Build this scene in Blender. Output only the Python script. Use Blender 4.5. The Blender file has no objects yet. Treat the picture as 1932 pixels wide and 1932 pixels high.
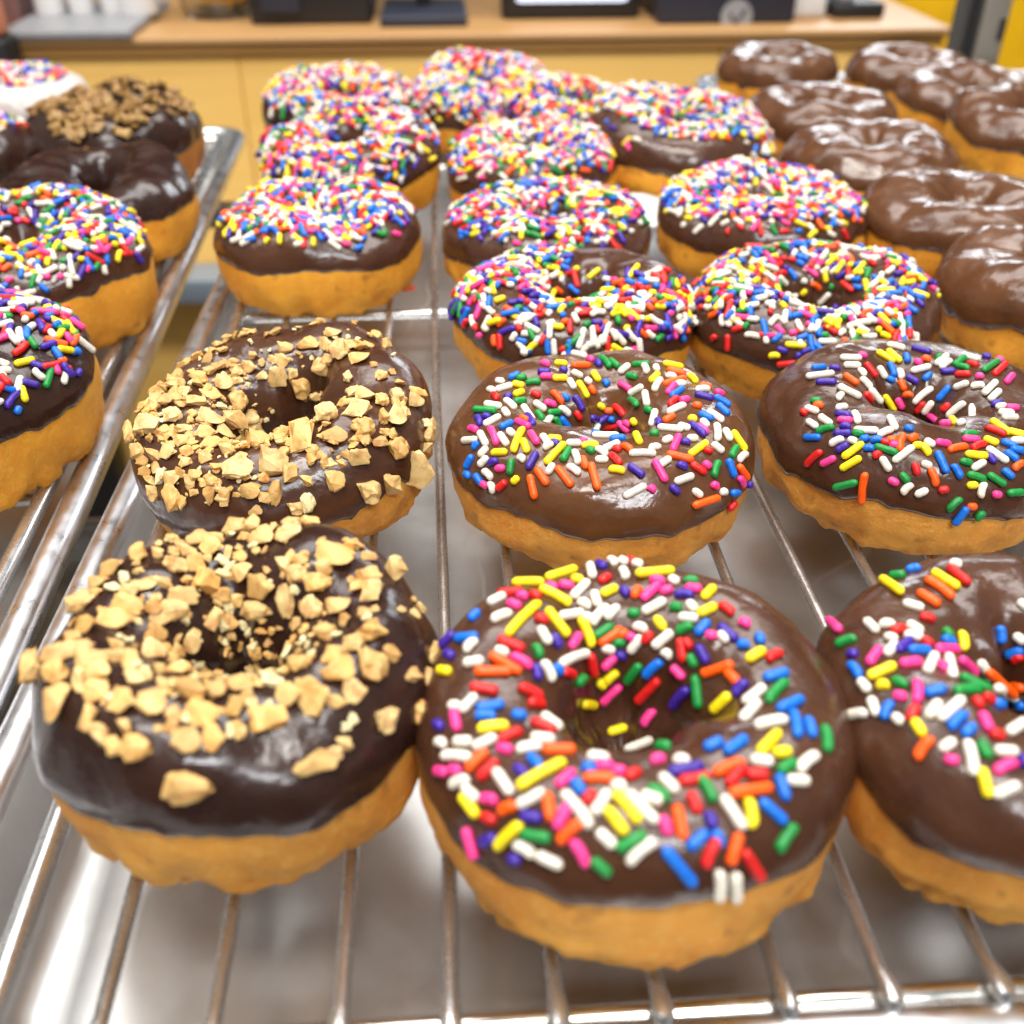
import bpy, bmesh, math, random
import numpy as np
from mathutils import Vector, Matrix, noise
from mathutils.bvhtree import BVHTree
R = math.radians
S = bpy.context.scene
COL = S.collection
# ------------------------------------------------------------------ camera, world, lamps, exposure
CAMH = 0.177
PITCH = R(35)
cd = bpy.data.cameras.new("camera"); cam = bpy.data.objects.new("camera", cd); COL.objects.link(cam)
cam.location = (0, 0, CAMH); cam.rotation_euler = (R(90) - PITCH, 0, 0)
cd.sensor_width = 36; cd.lens = 36; cd.clip_start = 0.01; cd.clip_end = 50
cd.dof.use_dof = True; cd.dof.focus_distance = 0.280; cd.dof.aperture_fstop = 10.5
S.camera = cam
W = bpy.data.worlds.new("World"); S.world = W; W.use_nodes = True
nt = W.node_tree; nt.nodes.clear()
wo = nt.nodes.new("ShaderNodeOutputWorld"); bg = nt.nodes.new("ShaderNodeBackground")
tc = nt.nodes.new("ShaderNodeTexCoord"); sp = nt.nodes.new("ShaderNodeSeparateXYZ"); rp = nt.nodes.new("ShaderNodeValToRGB")
mr = nt.nodes.new("ShaderNodeMapRange"); mr.inputs[1].default_value = -1; mr.inputs[2].default_value = 1
nt.links.new(tc.outputs["Generated"], sp.inputs[0]); nt.links.new(sp.outputs["Z"], mr.inputs[0])
nt.links.new(mr.outputs[0], rp.inputs[0]); nt.links.new(rp.outputs[0], bg.inputs[0]); nt.links.new(bg.outputs[0], wo.inputs[0])
e = rp.color_ramp.elements
e[0].position = .3; e[0].color = (.10, .10, .10, 1); e[1].position = 1; e[1].color = (.85, .84, .80, 1)
k = e.new(.5); k.color = (.24, .22, .20, 1); k = e.new(.62); k.color = (.55, .50, .42, 1)
bg.inputs[1].default_value = .50

def area(name, loc, target, sx, sy, power, col=(1, .97, .92)):
    l = bpy.data.lights.new(name, 'AREA'); l.shape = 'RECTANGLE'; l.size = sx; l.size_y = sy; l.energy = power; l.color = col
    o = bpy.data.objects.new(name, l); COL.objects.link(o); o.location = loc
    d = Vector(target) - Vector(loc); o.rotation_euler = d.to_track_quat('-Z', 'Y').to_euler(); return o
area("ceiling_or_added_lamp", (0.10, .92, 1.35), (0.1, .3, 0), 1.5, .55, 25.0, (1, .97, .94))
area("ceiling_or_added_lamp", (-.70, .50, 1.30), (0, .4, 0), .16, .8, 6.0, (1, .97, .94))
area("ceiling_or_added_lamp", (0.95, 2.7, 0.85), (0.15, .6, 0), 1.0, .34, 15.0, (.90, .95, 1))  # low window-like lamp, added for white highlights on the right-hand donuts
area("ceiling_or_added_lamp", (0.30, -.70, 1.05), (0.1, .3, 0), .6, .18, 13.0, (.95, .97, 1))
area("ceiling_or_added_lamp", (-.1, -.15, 1.5), (0, 1.1, -.4), 1.0, .3, 27.0, (1, .96, .90))  # unseen lamp added above the camera to brighten the counter front
S.view_settings.view_transform = 'Standard'; S.view_settings.look = 'None'
S.view_settings.exposure = -0.12; S.view_settings.gamma = 1; S.view_settings.use_curve_mapping = False

# ------------------------------------------------------------------ helpers
def un(px, py, z=0.0):
    """point at height z seen at (px, py) of a 1932 px wide picture"""
    a = (px - 966) / 1932; u = (966 - py) / 1932
    d = (z - CAMH) / (-math.sin(PITCH) + u * math.cos(PITCH))
    return Vector((a * d, d * (math.cos(PITCH) + u * math.sin(PITCH)), z))
def unY(px, py, Y):
    a = (px - 966) / 1932; u = (966 - py) / 1932
    d = Y / (math.cos(PITCH) + u * math.sin(PITCH))
    return Vector((a * d, Y, CAMH + d * (-math.sin(PITCH) + u * math.cos(PITCH))))
def ray(px, py):
    a = (px - 966) / 1932; u = (966 - py) / 1932
    return Vector((a, math.cos(PITCH) + u * math.sin(PITCH), -math.sin(PITCH) + u * math.cos(PITCH))).normalized()
def tag(o, label=None, cat=None, group=None, kind=None):
    if label: o['label'] = label
    if cat: o['category'] = cat
    if group: o['group'] = group
    if kind: o['kind'] = kind
    return o
def empty(name, loc=(0, 0, 0), rot=(0, 0, 0)):
    o = bpy.data.objects.new(name, None); o.empty_display_size = .02; COL.objects.link(o)
    o.location = loc; o.rotation_euler = rot; return o
def link(name, me, parent=None, mats=()):
    for m in mats: me.materials.append(m)
    o = bpy.data.objects.new(name, me); COL.objects.link(o)
    if parent: o.parent = parent
    return o
def mesh(name, V, F, smooth=True):
    me = bpy.data.meshes.new(name); me.from_pydata([tuple(v) for v in V], [], F); me.update()
    if smooth: me.polygons.foreach_set('use_smooth', [True] * len(me.polygons))
    return me
class MB:
    def __init__(s): s.bm = bmesh.new()
    def box(s, a, b, bev=0):
        t = bmesh.ops.create_cube(s.bm, size=1)['verts']
        for v in t:
            v.co = Vector([(a[i] + b[i]) / 2 + v.co[i] * (b[i] - a[i]) for i in range(3)])
        if bev:
            es = list({e for v in t for e in v.link_edges})
            bmesh.ops.bevel(s.bm, geom=es, offset=bev, segments=3, affect='EDGES', profile=.5)
        return s
    def tube(s, pts, r, n=12, cap=True, closed=False):
        pts = [Vector(p) for p in pts]; rings = []; N = len(pts); prev = None
        for i, p in enumerate(pts):
            if closed: d = pts[(i + 1) % N] - pts[i - 1]
            else: d = pts[min(i + 1, N - 1)] - pts[max(i - 1, 0)]
            d.normalize()
            up = Vector((0, 0, 1)) if abs(d.z) < .9 else Vector((0, 1, 0))
            x = d.cross(up).normalized(); y = x.cross(d).normalized()
            rr = r[i] if isinstance(r, (list, tuple)) else r
            rings.append([s.bm.verts.new(p + (x * math.cos(2 * math.pi * k / n) + y * math.sin(2 * math.pi * k / n)) * rr) for k in range(n)])
        M = N if closed else N - 1
        for i in range(M):
            A, B = rings[i], rings[(i + 1) % N]
            for k in range(n): s.bm.faces.new((A[k], A[(k + 1) % n], B[(k + 1) % n], B[k]))
        if cap and not closed:
            s.bm.faces.new(rings[0]); s.bm.faces.new(rings[-1])
        return s
    def lathe(s, prof, c=(0, 0, 0), n=32):
        rings = []
        for r, z in prof:
            rings.append([s.bm.verts.new((c[0] + r * math.cos(2 * math.pi * k / n), c[1] + r * math.sin(2 * math.pi * k / n), c[2] + z)) for k in range(n)])
        for i in range(len(rings) - 1):
            for k in range(n): s.bm.faces.new((rings[i][k], rings[i][(k + 1) % n], rings[i + 1][(k + 1) % n], rings[i + 1][k]))
        return s
    def done(s, name, mat, parent=None, smooth=True, xf=None):
        if xf is not None: s.bm.transform(xf)
        bmesh.ops.recalc_face_normals(s.bm, faces=s.bm.faces)
        me = bpy.data.meshes.new(name); s.bm.to_mesh(me); s.bm.free()
        if smooth:
            me.polygons.foreach_set('use_smooth', [True] * len(me.polygons))
            try: me.set_sharp_from_angle(angle=R(40))
            except Exception: pass
        return link(name, me, parent, [mat])

# ------------------------------------------------------------------ materials
def lin(c):
    return tuple(((x / 255) / 12.92 if x / 255 <= .04045 else ((x / 255 + .055) / 1.055) ** 2.4) for x in c) + (1,)
class Mat:
    def __init__(s, name, base, rough=.5, metal=0, **kw):
        s.m = bpy.data.materials.new(name); s.m.use_nodes = True; s.t = s.m.node_tree
        s.b = s.t.nodes['Principled BSDF']; s.b.inputs['Base Color'].default_value = base if len(base) == 4 else tuple(base) + (1,)
        s.b.inputs['Roughness'].default_value = rough; s.b.inputs['Metallic'].default_value = metal
        for k, v in kw.items(): s.b.inputs[k.replace('_', ' ')].default_value = v
    def n(s, typ, **kw):
        o = s.t.nodes.new(typ)
        for k, v in kw.items():
            if k in o.inputs.keys(): o.inputs[k].default_value = v
            else: setattr(o, k, v)
        return o
    def l(s, a, b): s.t.links.new(a, b)
    def coord(s, scale=None, kind='Object'):
        c = s.n('ShaderNodeTexCoord').outputs[kind]
        if scale:
            mp = s.n('ShaderNodeMapping'); mp.inputs['Scale'].default_value = scale; s.l(c, mp.inputs[0]); c = mp.outputs[0]
        return c
    def pos(s): return s.n('ShaderNodeNewGeometry').outputs['Position']
    def noise(s, scale, detail=4, rough=.5, vec=None, dist=0):
        n = s.n('ShaderNodeTexNoise'); n.inputs['Scale'].default_value = scale; n.inputs['Detail'].default_value = detail
        n.inputs['Roughness'].default_value = rough; n.inputs['Distortion'].default_value = dist
        s.l(vec if vec else s.coord(), n.inputs['Vector']); return n.outputs['Fac']
    def ramp(s, fac, stops):
        r = s.n('ShaderNodeValToRGB'); e = r.color_ramp.elements
        e[0].position, e[0].color = stops[0][0], stops[0][1]; e[1].position, e[1].color = stops[-1][0], stops[-1][1]
        for p, c in stops[1:-1]:
            k = e.new(p); k.color = c
        s.l(fac, r.inputs[0]); return r.outputs[0]
    def mix(s, fac, a, b, blend='MIX'):
        m = s.n('ShaderNodeMix', data_type='RGBA', blend_type=blend)
        for sock, v in ((m.inputs[0], fac), (m.inputs[6], a), (m.inputs[7], b)):
            if hasattr(v, 'links'): s.l(v, sock)
            else: sock.default_value = v
        return m.outputs[2]
    def bump(s, h, strength, dist=.001):
        b = s.n('ShaderNodeBump'); b.inputs['Strength'].default_value = strength; b.inputs['Distance'].default_value = dist
        s.l(h, b.inputs['Height'])
        if s.b.inputs['Normal'].links: s.l(s.b.inputs['Normal'].links[0].from_socket, b.inputs['Normal'])
        s.l(b.outputs[0], s.b.inputs['Normal']); return s
    def color(s, c): s.l(c, s.b.inputs['Base Color']); return s
def g(v): return (v, v, v, 1)

def glaze_mat(name, c1, c2, rough):
    M = Mat(name, c1, rough, **{'Coat_Weight': .15, 'Coat_Roughness': .15, 'Specular_IOR_Level': .42})
    M.color(M.mix(M.ramp(M.noise(60, 3), [(.35, g(0)), (.7, g(1))]), c1, c2))
    r = M.ramp(M.noise(90, 4, .6), [(.3, g(rough - .08)), (.7, g(rough + .14))]); M.l(r, M.b.inputs['Roughness'])
    M.bump(M.noise(110, 3, .5), .55, .0016); M.bump(M.noise(1500, 2, .6), .15, .0002)
    return M.m
GLAZE = glaze_mat('chocolate_glaze', (.074, .028, .013, 1), (.050, .019, .010, 1), .21)
GLAZE_DARK = glaze_mat('dark_chocolate_glaze', (.034, .0135, .009, 1), (.022, .009, .007, 1), .20)
GLAZE_MILK = glaze_mat('milk_chocolate_glaze', (.112, .044, .016, 1), (.080, .030, .012, 1), .19)
GLAZE_WHITE = glaze_mat('white_glaze', (.62, .57, .54, 1), (.55, .49, .46, 1), .3)
def cake_mat(name, a, b, c):
    M = Mat(name, a, .62, **{'Subsurface_Weight': .25, 'Subsurface_Radius': (.004, .002, .0006), 'Subsurface_Scale': 1.0, 'Specular_IOR_Level': .35})
    base = M.mix(M.ramp(M.noise(45, 5, .6), [(.35, g(0)), (.68, g(1))]), a, b)
    base = M.mix(M.ramp(M.noise(420, 6, .8), [(.50, g(0)), (.66, g(.55))]), base, c)
    spots = M.ramp(M.noise(120, 2, .5), [(.62, g(0)), (.72, g(.55))])
    base = M.mix(spots, base, (.20, .055, .012, 1))
    M.color(base)
    M.bump(M.noise(260, 4, .6), .35, .0014); M.bump(M.noise(1000, 5, .75), .8, .0007)
    return M.m
CAKE = cake_mat('cake', (.82, .385, .062, 1), (.66, .25, .028, 1), (.88, .52, .14, 1))
CAKE_GOLD = cake_mat('golden_cake', (.88, .41, .035, 1), (.74, .28, .016, 1), (.90, .52, .07, 1))
CAKE_DARK = cake_mat('fried_cake', (.52, .20, .03, 1), (.38, .12, .018, 1), (.62, .28, .06, 1))
SC = {'w': (232, 224, 208), 'y': (250, 222, 20), 'p': (244, 60, 140), 'r': (214, 28, 26), 'o': (252, 92, 8),
      'g': (14, 136, 56), 'b': (6, 108, 212), 'v': (62, 34, 150)}
SM = {}
for kx, c in SC.items():
    M = Mat('sprinkle_' + {'w': 'white', 'y': 'yellow', 'p': 'pink', 'r': 'red', 'o': 'orange', 'g': 'green', 'b': 'blue', 'v': 'violet'}[kx], lin(c), .42,
            **{'Subsurface_Weight': .08, 'Subsurface_Radius': (.001, .001, .001)})
    oi = M.n('ShaderNodeObjectInfo').outputs['Random']
    lo = tuple(x * .80 for x in lin(c)[:3]) + (1,); M.color(M.mix(M.ramp(M.noise(700, 2, .5, M.pos()), [(.35, g(0)), (.65, g(1))]), M.mix(oi, lin(c), lo), lin(c)))
    M.bump(M.noise(700, 3, .6, M.pos()), .5, .0005)
    SM[kx] = M.m
KEYS = 'wypogrbv'; CW = [.30, .14, .075, .065, .09, .13, .15, .13]
def nut_mat(name, a, b, c):
    M = Mat(name, a, .5, **{'Subsurface_Weight': .0})
    oi = M.n('ShaderNodeObjectInfo').outputs['Random']
    base = M.mix(oi, a, b)
    base = M.mix(M.ramp(M.noise(260, 4, .65, M.pos()), [(.45, g(0)), (.68, g(.85))]), base, c)
    M.color(base); M.bump(M.noise(900, 5, .7, M.pos()), .5, .0004); return M.m
NUT = nut_mat('peanut', (.78, .57, .25, 1), (.58, .34, .10, 1), (.44, .19, .045, 1))
NUT_T = nut_mat('toasted_peanut', (.82, .54, .20, 1), (.74, .42, .12, 1), (.56, .23, .05, 1))
NUT_P = nut_mat('pale_peanut', (.80, .70, .40, 1), (.76, .64, .34, 1), (.72, .56, .26, 1))
CRUMB = nut_mat('brown_crumb', (.36, .22, .065, 1), (.28, .15, .035, 1), (.20, .085, .018, 1))

def steel(name, base, rough, tint=None, streak=None):
    M = Mat(name, base, rough, 1)
    f = M.ramp(M.noise(30, 5, .65), [(.35, g(0)), (.7, g(1))])
    M.color(M.mix(f, base, tint or tuple(x * .6 for x in base[:3]) + (1,)))
    rr = M.ramp(M.noise(120, 5, .7), [(.3, g(rough - .07)), (.75, g(rough + .18))]); M.l(rr, M.b.inputs['Roughness'])
    M.bump(M.noise(900, 4, .7), .06, .0001)
    return M.m
RIM = steel('pan_rim_aluminium', (.74, .75, .78, 1), .30, (.60, .61, .63, 1))
WIRE = steel('rack_wire', (.72, .74, .76, 1), .22, (.48, .47, .45, 1))
WIRE.node_tree.nodes['Principled BSDF'].inputs['Metallic'].default_value = .92
RAIL = steel('rack_rail_chrome', (.82, .82, .80, 1), .16, (.62, .58, .50, 1))
# pan floor: dull aluminium with scratches and stains
M = Mat('pan_aluminium', (.55, .54, .50, 1), .33, .82)
st = M.ramp(M.noise(14, 6, .65), [(.32, g(0)), (.7, g(1))])
base = M.mix(st, (.62, .63, .64, 1), (.44, .43, .41, 1))
v1 = M.n('ShaderNodeTexWave'); v1.inputs['Scale'].default_value = 9; v1.inputs['Distortion'].default_value = 22; v1.inputs['Detail'].default_value = 3; v1.inputs['Detail Scale'].default_value = .6
M.l(M.coord(), v1.inputs['Vector'])
scr = M.ramp(v1.outputs['Fac'], [(.0, g(1)), (.012, g(0))])
scr2 = M.mix(1.0, scr, M.ramp(M.noise(8, 2), [(.5, g(0)), (.6, g(1))]), 'MULTIPLY')
base = M.mix(scr2, base, (.80, .80, .78, 1)); M.color(base)
M.l(M.ramp(M.noise(40, 6, .7), [(.3, g(.28)), (.75, g(.42))]), M.b.inputs['Roughness'])
M.bump(M.noise(9, 2, .4), .12, .003); M.bump(scr2, .2, .0002)
PAN = M.m
def wood(name, a, b, scale=(1.2, 14, 14)):
    M = Mat(name, a, .42)
    n = M.noise(3, 6, .6, M.coord(scale), .6)
    M.color(M.mix(M.ramp(n, [(.3, g(0)), (.7, g(1))]), a, b)); M.bump(n, .1, .001); return M.m
MAPLE = wood('maple_panel', (.95, .62, .19, 1), (.92, .55, .14, 1))
TOPW = wood('counter_wood', (.50, .29, .12, 1), (.44, .235, .085, 1))
def plain(name, c, rough=.5, metal=0, bump=.1):
    M = Mat(name, c, rough, metal); f = M.ramp(M.noise(20, 4, .6), [(.3, g(0)), (.7, g(1))])
    M.color(M.mix(f, c, tuple(x * .85 for x in c[:3]) + (1,))); M.bump(M.noise(200, 3), bump, .0005); return M.m
# ------------------------------------------------------------------ the setting
def quad(name, pts, mat, kind='structure'):
    me = mesh(name, pts, [(0, 1, 2, 3)], False); o = link(name, me, None, [mat]); tag(o, kind=kind); return o
FLOOR = plain('floor_tile', (.20, .16, .12, 1), .4)
quad('floor', [(-6, -3, -.95), (6, -3, -.95), (6, 6, -.95), (-6, 6, -.95)], FLOOR)
DARKW = plain('dark_wall_paint', (.025, .02, .018, 1), .6)
YELW = plain('yellow_wall_paint', (.99, .57, .004, 1), .5)
bk = MB().box((-5, 4.5, -.95), (5, 4.6, 2.6)).done('wall', DARKW, smooth=False); tag(bk, kind='structure')
yl = MB().box((.526, 1.62, -.95), (3, 1.72, .15)).done('wall', YELW, smooth=False); tag(yl, kind='structure')

# counter behind the trays
root = tag(empty('counter', (0, 1.1, -.95)), 'long light maple counter with a shade-coloured strip under its lip behind the donut trays', 'counter')
def part(mb, name, mat, root, smooth=True): return mb.done(name, mat, root, smooth, Matrix.Translation(-root.location))
part(MB().box((-.95, 1.050, -.0152), (.428, 1.48, -.0077), .002), 'countertop', TOPW, root)
LIP_SHADE = wood('lip_shade_brown', (.50, .27, .085, 1), (.42, .21, .06, 1))  # darker brown stands in for the shade under the countertop lip
part(MB().box((-.948, 1.055, -.0250), (.424, 1.48, -.0155), .002), 'lip_shade_strip', LIP_SHADE, root)
part(MB().box((-.94, 1.062, -.95), (-.262, 1.08, -.0255), .0015), 'front_panel', MAPLE, root)
part(MB().box((-.2612, 1.062, -.95), (.205, 1.08, -.0255), .0015), 'front_panel', MAPLE, root)
part(MB().box((.2058, 1.062, -.95), (.408, 1.08, -.0255), .0015), 'front_panel', MAPLE, root)
part(MB().box((-.94, 1.081, -.95), (.408, 1.46, -.026)), 'cabinet', MAPLE, root)

BLACK = plain('black_plastic', (.014, .014, .016, 1), .45); NAVY = plain('navy_plastic', (.022, .026, .045, 1), .5)
GREYP = plain('grey_plastic', (.32, .32, .34, 1), .4); WHITEP = plain('white_plastic', (.78, .78, .78, 1), .4)
SCREEN = Mat('lit_screen', (.7, .75, .85, 1), .3, **{'Emission_Color': (.72, .80, 1, 1), 'Emission_Strength': .55}).m
CT = -.0077
def ctr(px, Y=1.105):
    return unY(px, 60, Y).x
def counter_box(name, x0, x1, y0, y1, h, mat, label, cat, rootname=None):
    r = tag(empty(name, ((x0 + x1) / 2, (y0 + y1) / 2, CT)), label, cat)
    part(MB().box((x0, y0, CT), (x1, y1, CT + h), .004), rootname or 'case', mat, r); return r
# black printer block
x0, x1 = ctr(487), ctr(712)
r_ = counter_box('receipt_printer', x0, x1, 1.19, 1.36, .16, BLACK, 'large matte black machine standing on the counter just right of the glass jar', 'printer')
part(MB().box((x0 + .012, 1.184, CT + .012), (x0 + .05, 1.189, CT + .06), .001), 'paper_slot', NAVY, r_)
# monitor on foot
x0, x1 = ctr(728), ctr(888)
r_ = tag(empty('monitor', ((x0 + x1) / 2, 1.24, CT)), 'black monitor on a flat rectangular foot between the black machine and the white screen', 'monitor')
part(MB().box((x0, 1.17, CT), (x1, 1.28, CT + .010), .002), 'foot', NAVY, r_)
part(MB().box((x0 + .035, 1.23, CT + .0105), (x1 - .035, 1.25, CT + .06), .002), 'neck', BLACK, r_)
part(MB().box((x0 - .03, 1.225, CT + .0605), (x1 + .03, 1.25, CT + .26), .004), 'screen', BLACK, r_)
# tablet with a white screen
x0, x1 = ctr(955), ctr(1220)
r_ = tag(empty('tablet', ((x0 + x1) / 2, 1.2, CT)), 'black framed tablet on the counter showing a blank white screen', 'tablet')
part(MB().box((x0, 1.205, CT), (x1, 1.23, CT + .20), .005), 'case', BLACK, r_)
part(MB().box((x0 + .014, 1.2015, CT + .0165), (x1 - .014, 1.2045, CT + .186), .004), 'screen', SCREEN, r_)
# navy cash register with grey emblem
x0, x1 = ctr(1243), ctr(1502)
r_ = counter_box('cash_register', x0, x1, 1.17, 1.42, .15, NAVY, 'dark navy cash register with a small grey round emblem on its front', 'cash register')
xm = unY(1372, 12, 1.168).x; zm = unY(1372, 10, 1.168).z
em = MB(); em.lathe([(.0, 0), (.0155, 0), (.0155, .0012), (0, .0012)], n=28)
e = em.done('emblem', GREYP, r_, True, Matrix.Translation(Vector((xm, 1.1695, zm)) - r_.location) @ Matrix.Rotation(R(90), 4, 'X'))
em = MB().tube([(xm - .007, 1.1676, zm + .003), (xm - .001, 1.1676, zm - .005), (xm + .009, 1.1676, zm + .007)], .0014)
part(em, 'check_mark', NAVY, r_)
# paper stack + keypad
x0, x1 = ctr(1512), ctr(1580)
r_ = counter_box('paper_stack', x0, x1, 1.20, 1.30, .028, WHITEP, 'loose stack of white papers between the navy register and the dark keypad', 'paper', 'sheets')
x0, x1 = ctr(1590), ctr(1688)
r_ = tag(empty('card_terminal', ((x0 + x1) / 2, 1.25, CT)), 'dark grey card terminal lying near the right end of the counter', 'card terminal')
mb = MB().box((x0, 1.19, CT), (x1, 1.31, CT + .014), .003); part(mb, 'case', BLACK, r_)
part(MB().box((x0 + .006, 1.196, CT + .0145), (x1 - .03, 1.24, CT + .021), .002), 'keypad', GREYP, r_)
# glass jar with orange contents
GL = Mat('jar_glass', (.95, .97, .95, 1), .06, **{'Transmission_Weight': 1.0, 'IOR': 1.3}).m
ORG = plain('orange_candy', (.85, .42, .05, 1), .5)
cx = (ctr(336) + ctr(482)) / 2; rr = (ctr(482) - ctr(336)) / 2
r_ = tag(empty('candy_jar', (cx, 1.25, CT)), 'round clear glass jar with orange candy at the bottom standing on the counter', 'jar')
MB().lathe([(0, .001), (rr * .8, .001), (rr * .95, .012), (rr, .05), (rr, .14), (rr * .9, .155), (rr * .86, .155), (rr * .95, .14), (rr * .95, .05), (rr * .9, .016), (rr * .7, .005), (0, .005)]).done('glass', GL, r_)
mb = MB(); rnd = random.Random(4)
for k in range(26):
    a = rnd.random() * 6.28; q = rnd.random() ** .5 * rr * .55
    t = bmesh.ops.create_icosphere(mb.bm, subdivisions=1, radius=.008)['verts']
    for v in t: v.co += Vector((q * math.cos(a) + rr * .18, q * math.sin(a), .014 + rnd.random() * .022))
mb.done('candy', ORG, r_)
# tray of cups at the left
x0, x1 = ctr(72), ctr(296)
r_ = tag(empty('serving_tray', ((x0 + x1) / 2, 1.2, CT)), 'flat grey tray holding white cups at the left end of the counter', 'tray')
part(MB().box((x0, 1.13, CT), (x1, 1.30, CT + .008), .002), 'tray_top', GREYP, r_)
CUPG = plain('green_label', (.35, .62, .18, 1), .5); BRN = plain('brown_carton', (.20, .10, .09, 1), .6)
for px, rad, h, col, lab in [(110, .016, .10, CUPG, 'white bottle with a bright green label on the grey tray'), (168, .013, .08, None, 'slim white cup next to the green labelled bottle'),
                             (226, .012, .09, None, 'narrow white cup, middle one on the grey tray'), (272, .022, .07, None, 'widest white cup at the right end of the grey tray')]:
    c = tag(empty('bottle' if col else 'cup', (ctr(px), 1.22, CT + .0085)), lab, 'bottle' if col else 'cup')
    MB().lathe([(0, 0), (rad * .85, 0), (rad, h), (rad * .93, h), (rad * .8, .003), (0, .003)], n=24).done('body' if col else 'cup_wall', WHITEP, c)
    if col: MB().lathe([(rad * .98, .028), (rad * 1.06, .029), (rad * 1.09, h * .9), (rad * 1.0, h * .9)], n=24).done('label_band', CUPG, c)
r_ = counter_box('carton', ctr(28), ctr(66), 1.2, 1.28, .1, BRN, 'dusky brown carton left of the green labelled bottle', 'carton')
bpy.context.view_layer.update()
PIV = Matrix.Translation((-.05, 1.05, 0)) @ Matrix.Rotation(R(3.6), 4, 'Z') @ Matrix.Translation((.05, -1.05, 0))
for o in [o for o in COL.objects if o.type == 'EMPTY' and o.parent is None]:
    sh = Matrix.Identity(4) if o['category'] == 'counter' else Matrix.Translation((0, -.085, 0))
    o.matrix_world = PIV @ sh @ o.matrix_world
# dark stand far left
x1 = unY(22, 90, 1.0).x
r_ = tag(empty('stand', (x1 - .03, 1.0, -.95)), 'dark upright stand with an orange top at the far left in front of the counter', 'stand')
part(MB().box((x1 - .07, .985, -.95), (x1, 1.02, CT + .006), .004), 'stand_post', BLACK, r_)
part(MB().box((x1 - .07, .985, CT + .0065), (x1 - .006, 1.02, CT + .08), .004), 'stand_cap', plain('orange_cap', (.75, .25, .12, 1), .5), r_)
# metal post of the display case in front of the yellow wall
GM = plain('brushed_metal', (.30, .27, .23, 1), .4, .5); DM = plain('dark_metal', (.10, .095, .09, 1), .4, .5)
xa, xb, xc = unY(1813, 0, .90).x, unY(1857, 0, .90).x, unY(1908, 0, .90).x
r_ = tag(empty('display_post', (xb, .9, -.95)), 'brushed metal slotted post of the display case in front of the yellow wall', 'post')
part(MB().box((xa, .905, -.95), (xb - .001, .910, .8), .0015), 'edge_strip', DM, r_)
part(MB().box((xb, .895, -.95), (xc, .925, .8), .002), 'upright', GM, r_)
part(MB().box((xb - .006, .898, -.95), (xb - .0012, .904, .8), .001), 'gasket', BLACK, r_)
for k in range(22):
    z = -.3 + k * .035
    part(MB().box(((xb + xc) / 2 + .004, .8935, z), ((xb + xc) / 2 + .009, .8948, z + .016)), 'slot', BLACK, r_)

# ------------------------------------------------------------------ pans and cooling racks
def rot_uv(yaw, u, v, z=0):
    return Vector((u * math.cos(yaw) - v * math.sin(yaw), u * math.sin(yaw) + v * math.cos(yaw), z))
def pan(yaw, u0, u1, v0, v1, label, br=.0047, zrim=0.0, z0=0):
    root = tag(empty('sheet_pan', (0, 0, z0), (0, 0, yaw)), label, 'sheet pan', 'aluminium sheet pans under the cooling racks')
    def loop(off, z, cr):
        pts = []
        a0, a1, b0, b1 = u0 + off, u1 - off, v0 + off, v1 - off
        for (cx, cy, s) in ((a1 - cr, b1 - cr, 0), (a0 + cr, b1 - cr, 90), (a0 + cr, b0 + cr, 180), (a1 - cr, b0 + cr, 270)):
            for k in range(9):
                t = R(s + k * 90 / 8); pts.append((cx + cr * math.cos(t), cy + cr * math.sin(t), z))
        return pts
    def sweep(prof, name, mat, fill):
        V, F = [], []; n = 36
        for i, (o, z) in enumerate(prof): V += loop(o, z, max(.004, .016 - o * .5))
        for i in range(len(prof) - 1):
            for k in range(n): F.append((i * n + k, i * n + (k + 1) % n, (i + 1) * n + (k + 1) % n, (i + 1) * n + k))
        if fill: F.append(tuple(range((len(prof) - 1) * n, len(prof) * n)))
        me = mesh(name, V, F)
        try: me.set_sharp_from_angle(angle=R(50))
        except Exception: pass
        return link(name, me, root, [mat])
    bead = [(br * .55 * 0 + br * math.cos(t), zrim - br + br * math.sin(t)) for t in [R(-150 + k * 300 / 16) for k in range(17)]]
    bead = [(-x, z) for x, z in [(br * math.cos(R(a)), zrim - br + br * math.sin(R(a))) for a in range(-90, 211, 20)]]
    sweep(bead, 'rolled_rim', RIM, False)
    sweep([(br * .9, zrim - br * .9), (br + .002, zrim - .008), (br + .006, -.018), (br + .0075, -.0225), (br + .010, -.0245), (br + .014, -.025)], 'pan_body', PAN, True)
    # raised bottom: outer skin
    return root
pan(R(2.8), -.1078, .178, .0930, .700, 'shallow aluminium sheet pan under the rack of nut and sprinkle donuts')
pan(R(5.5), -.43, -.1105, .07, .705, 'aluminium sheet pan at the left under the tall sprinkle donuts')
pan(R(3.0), .1885, .56, .10, .835, 'aluminium sheet pan at the right under the plain chocolate donuts')

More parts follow.
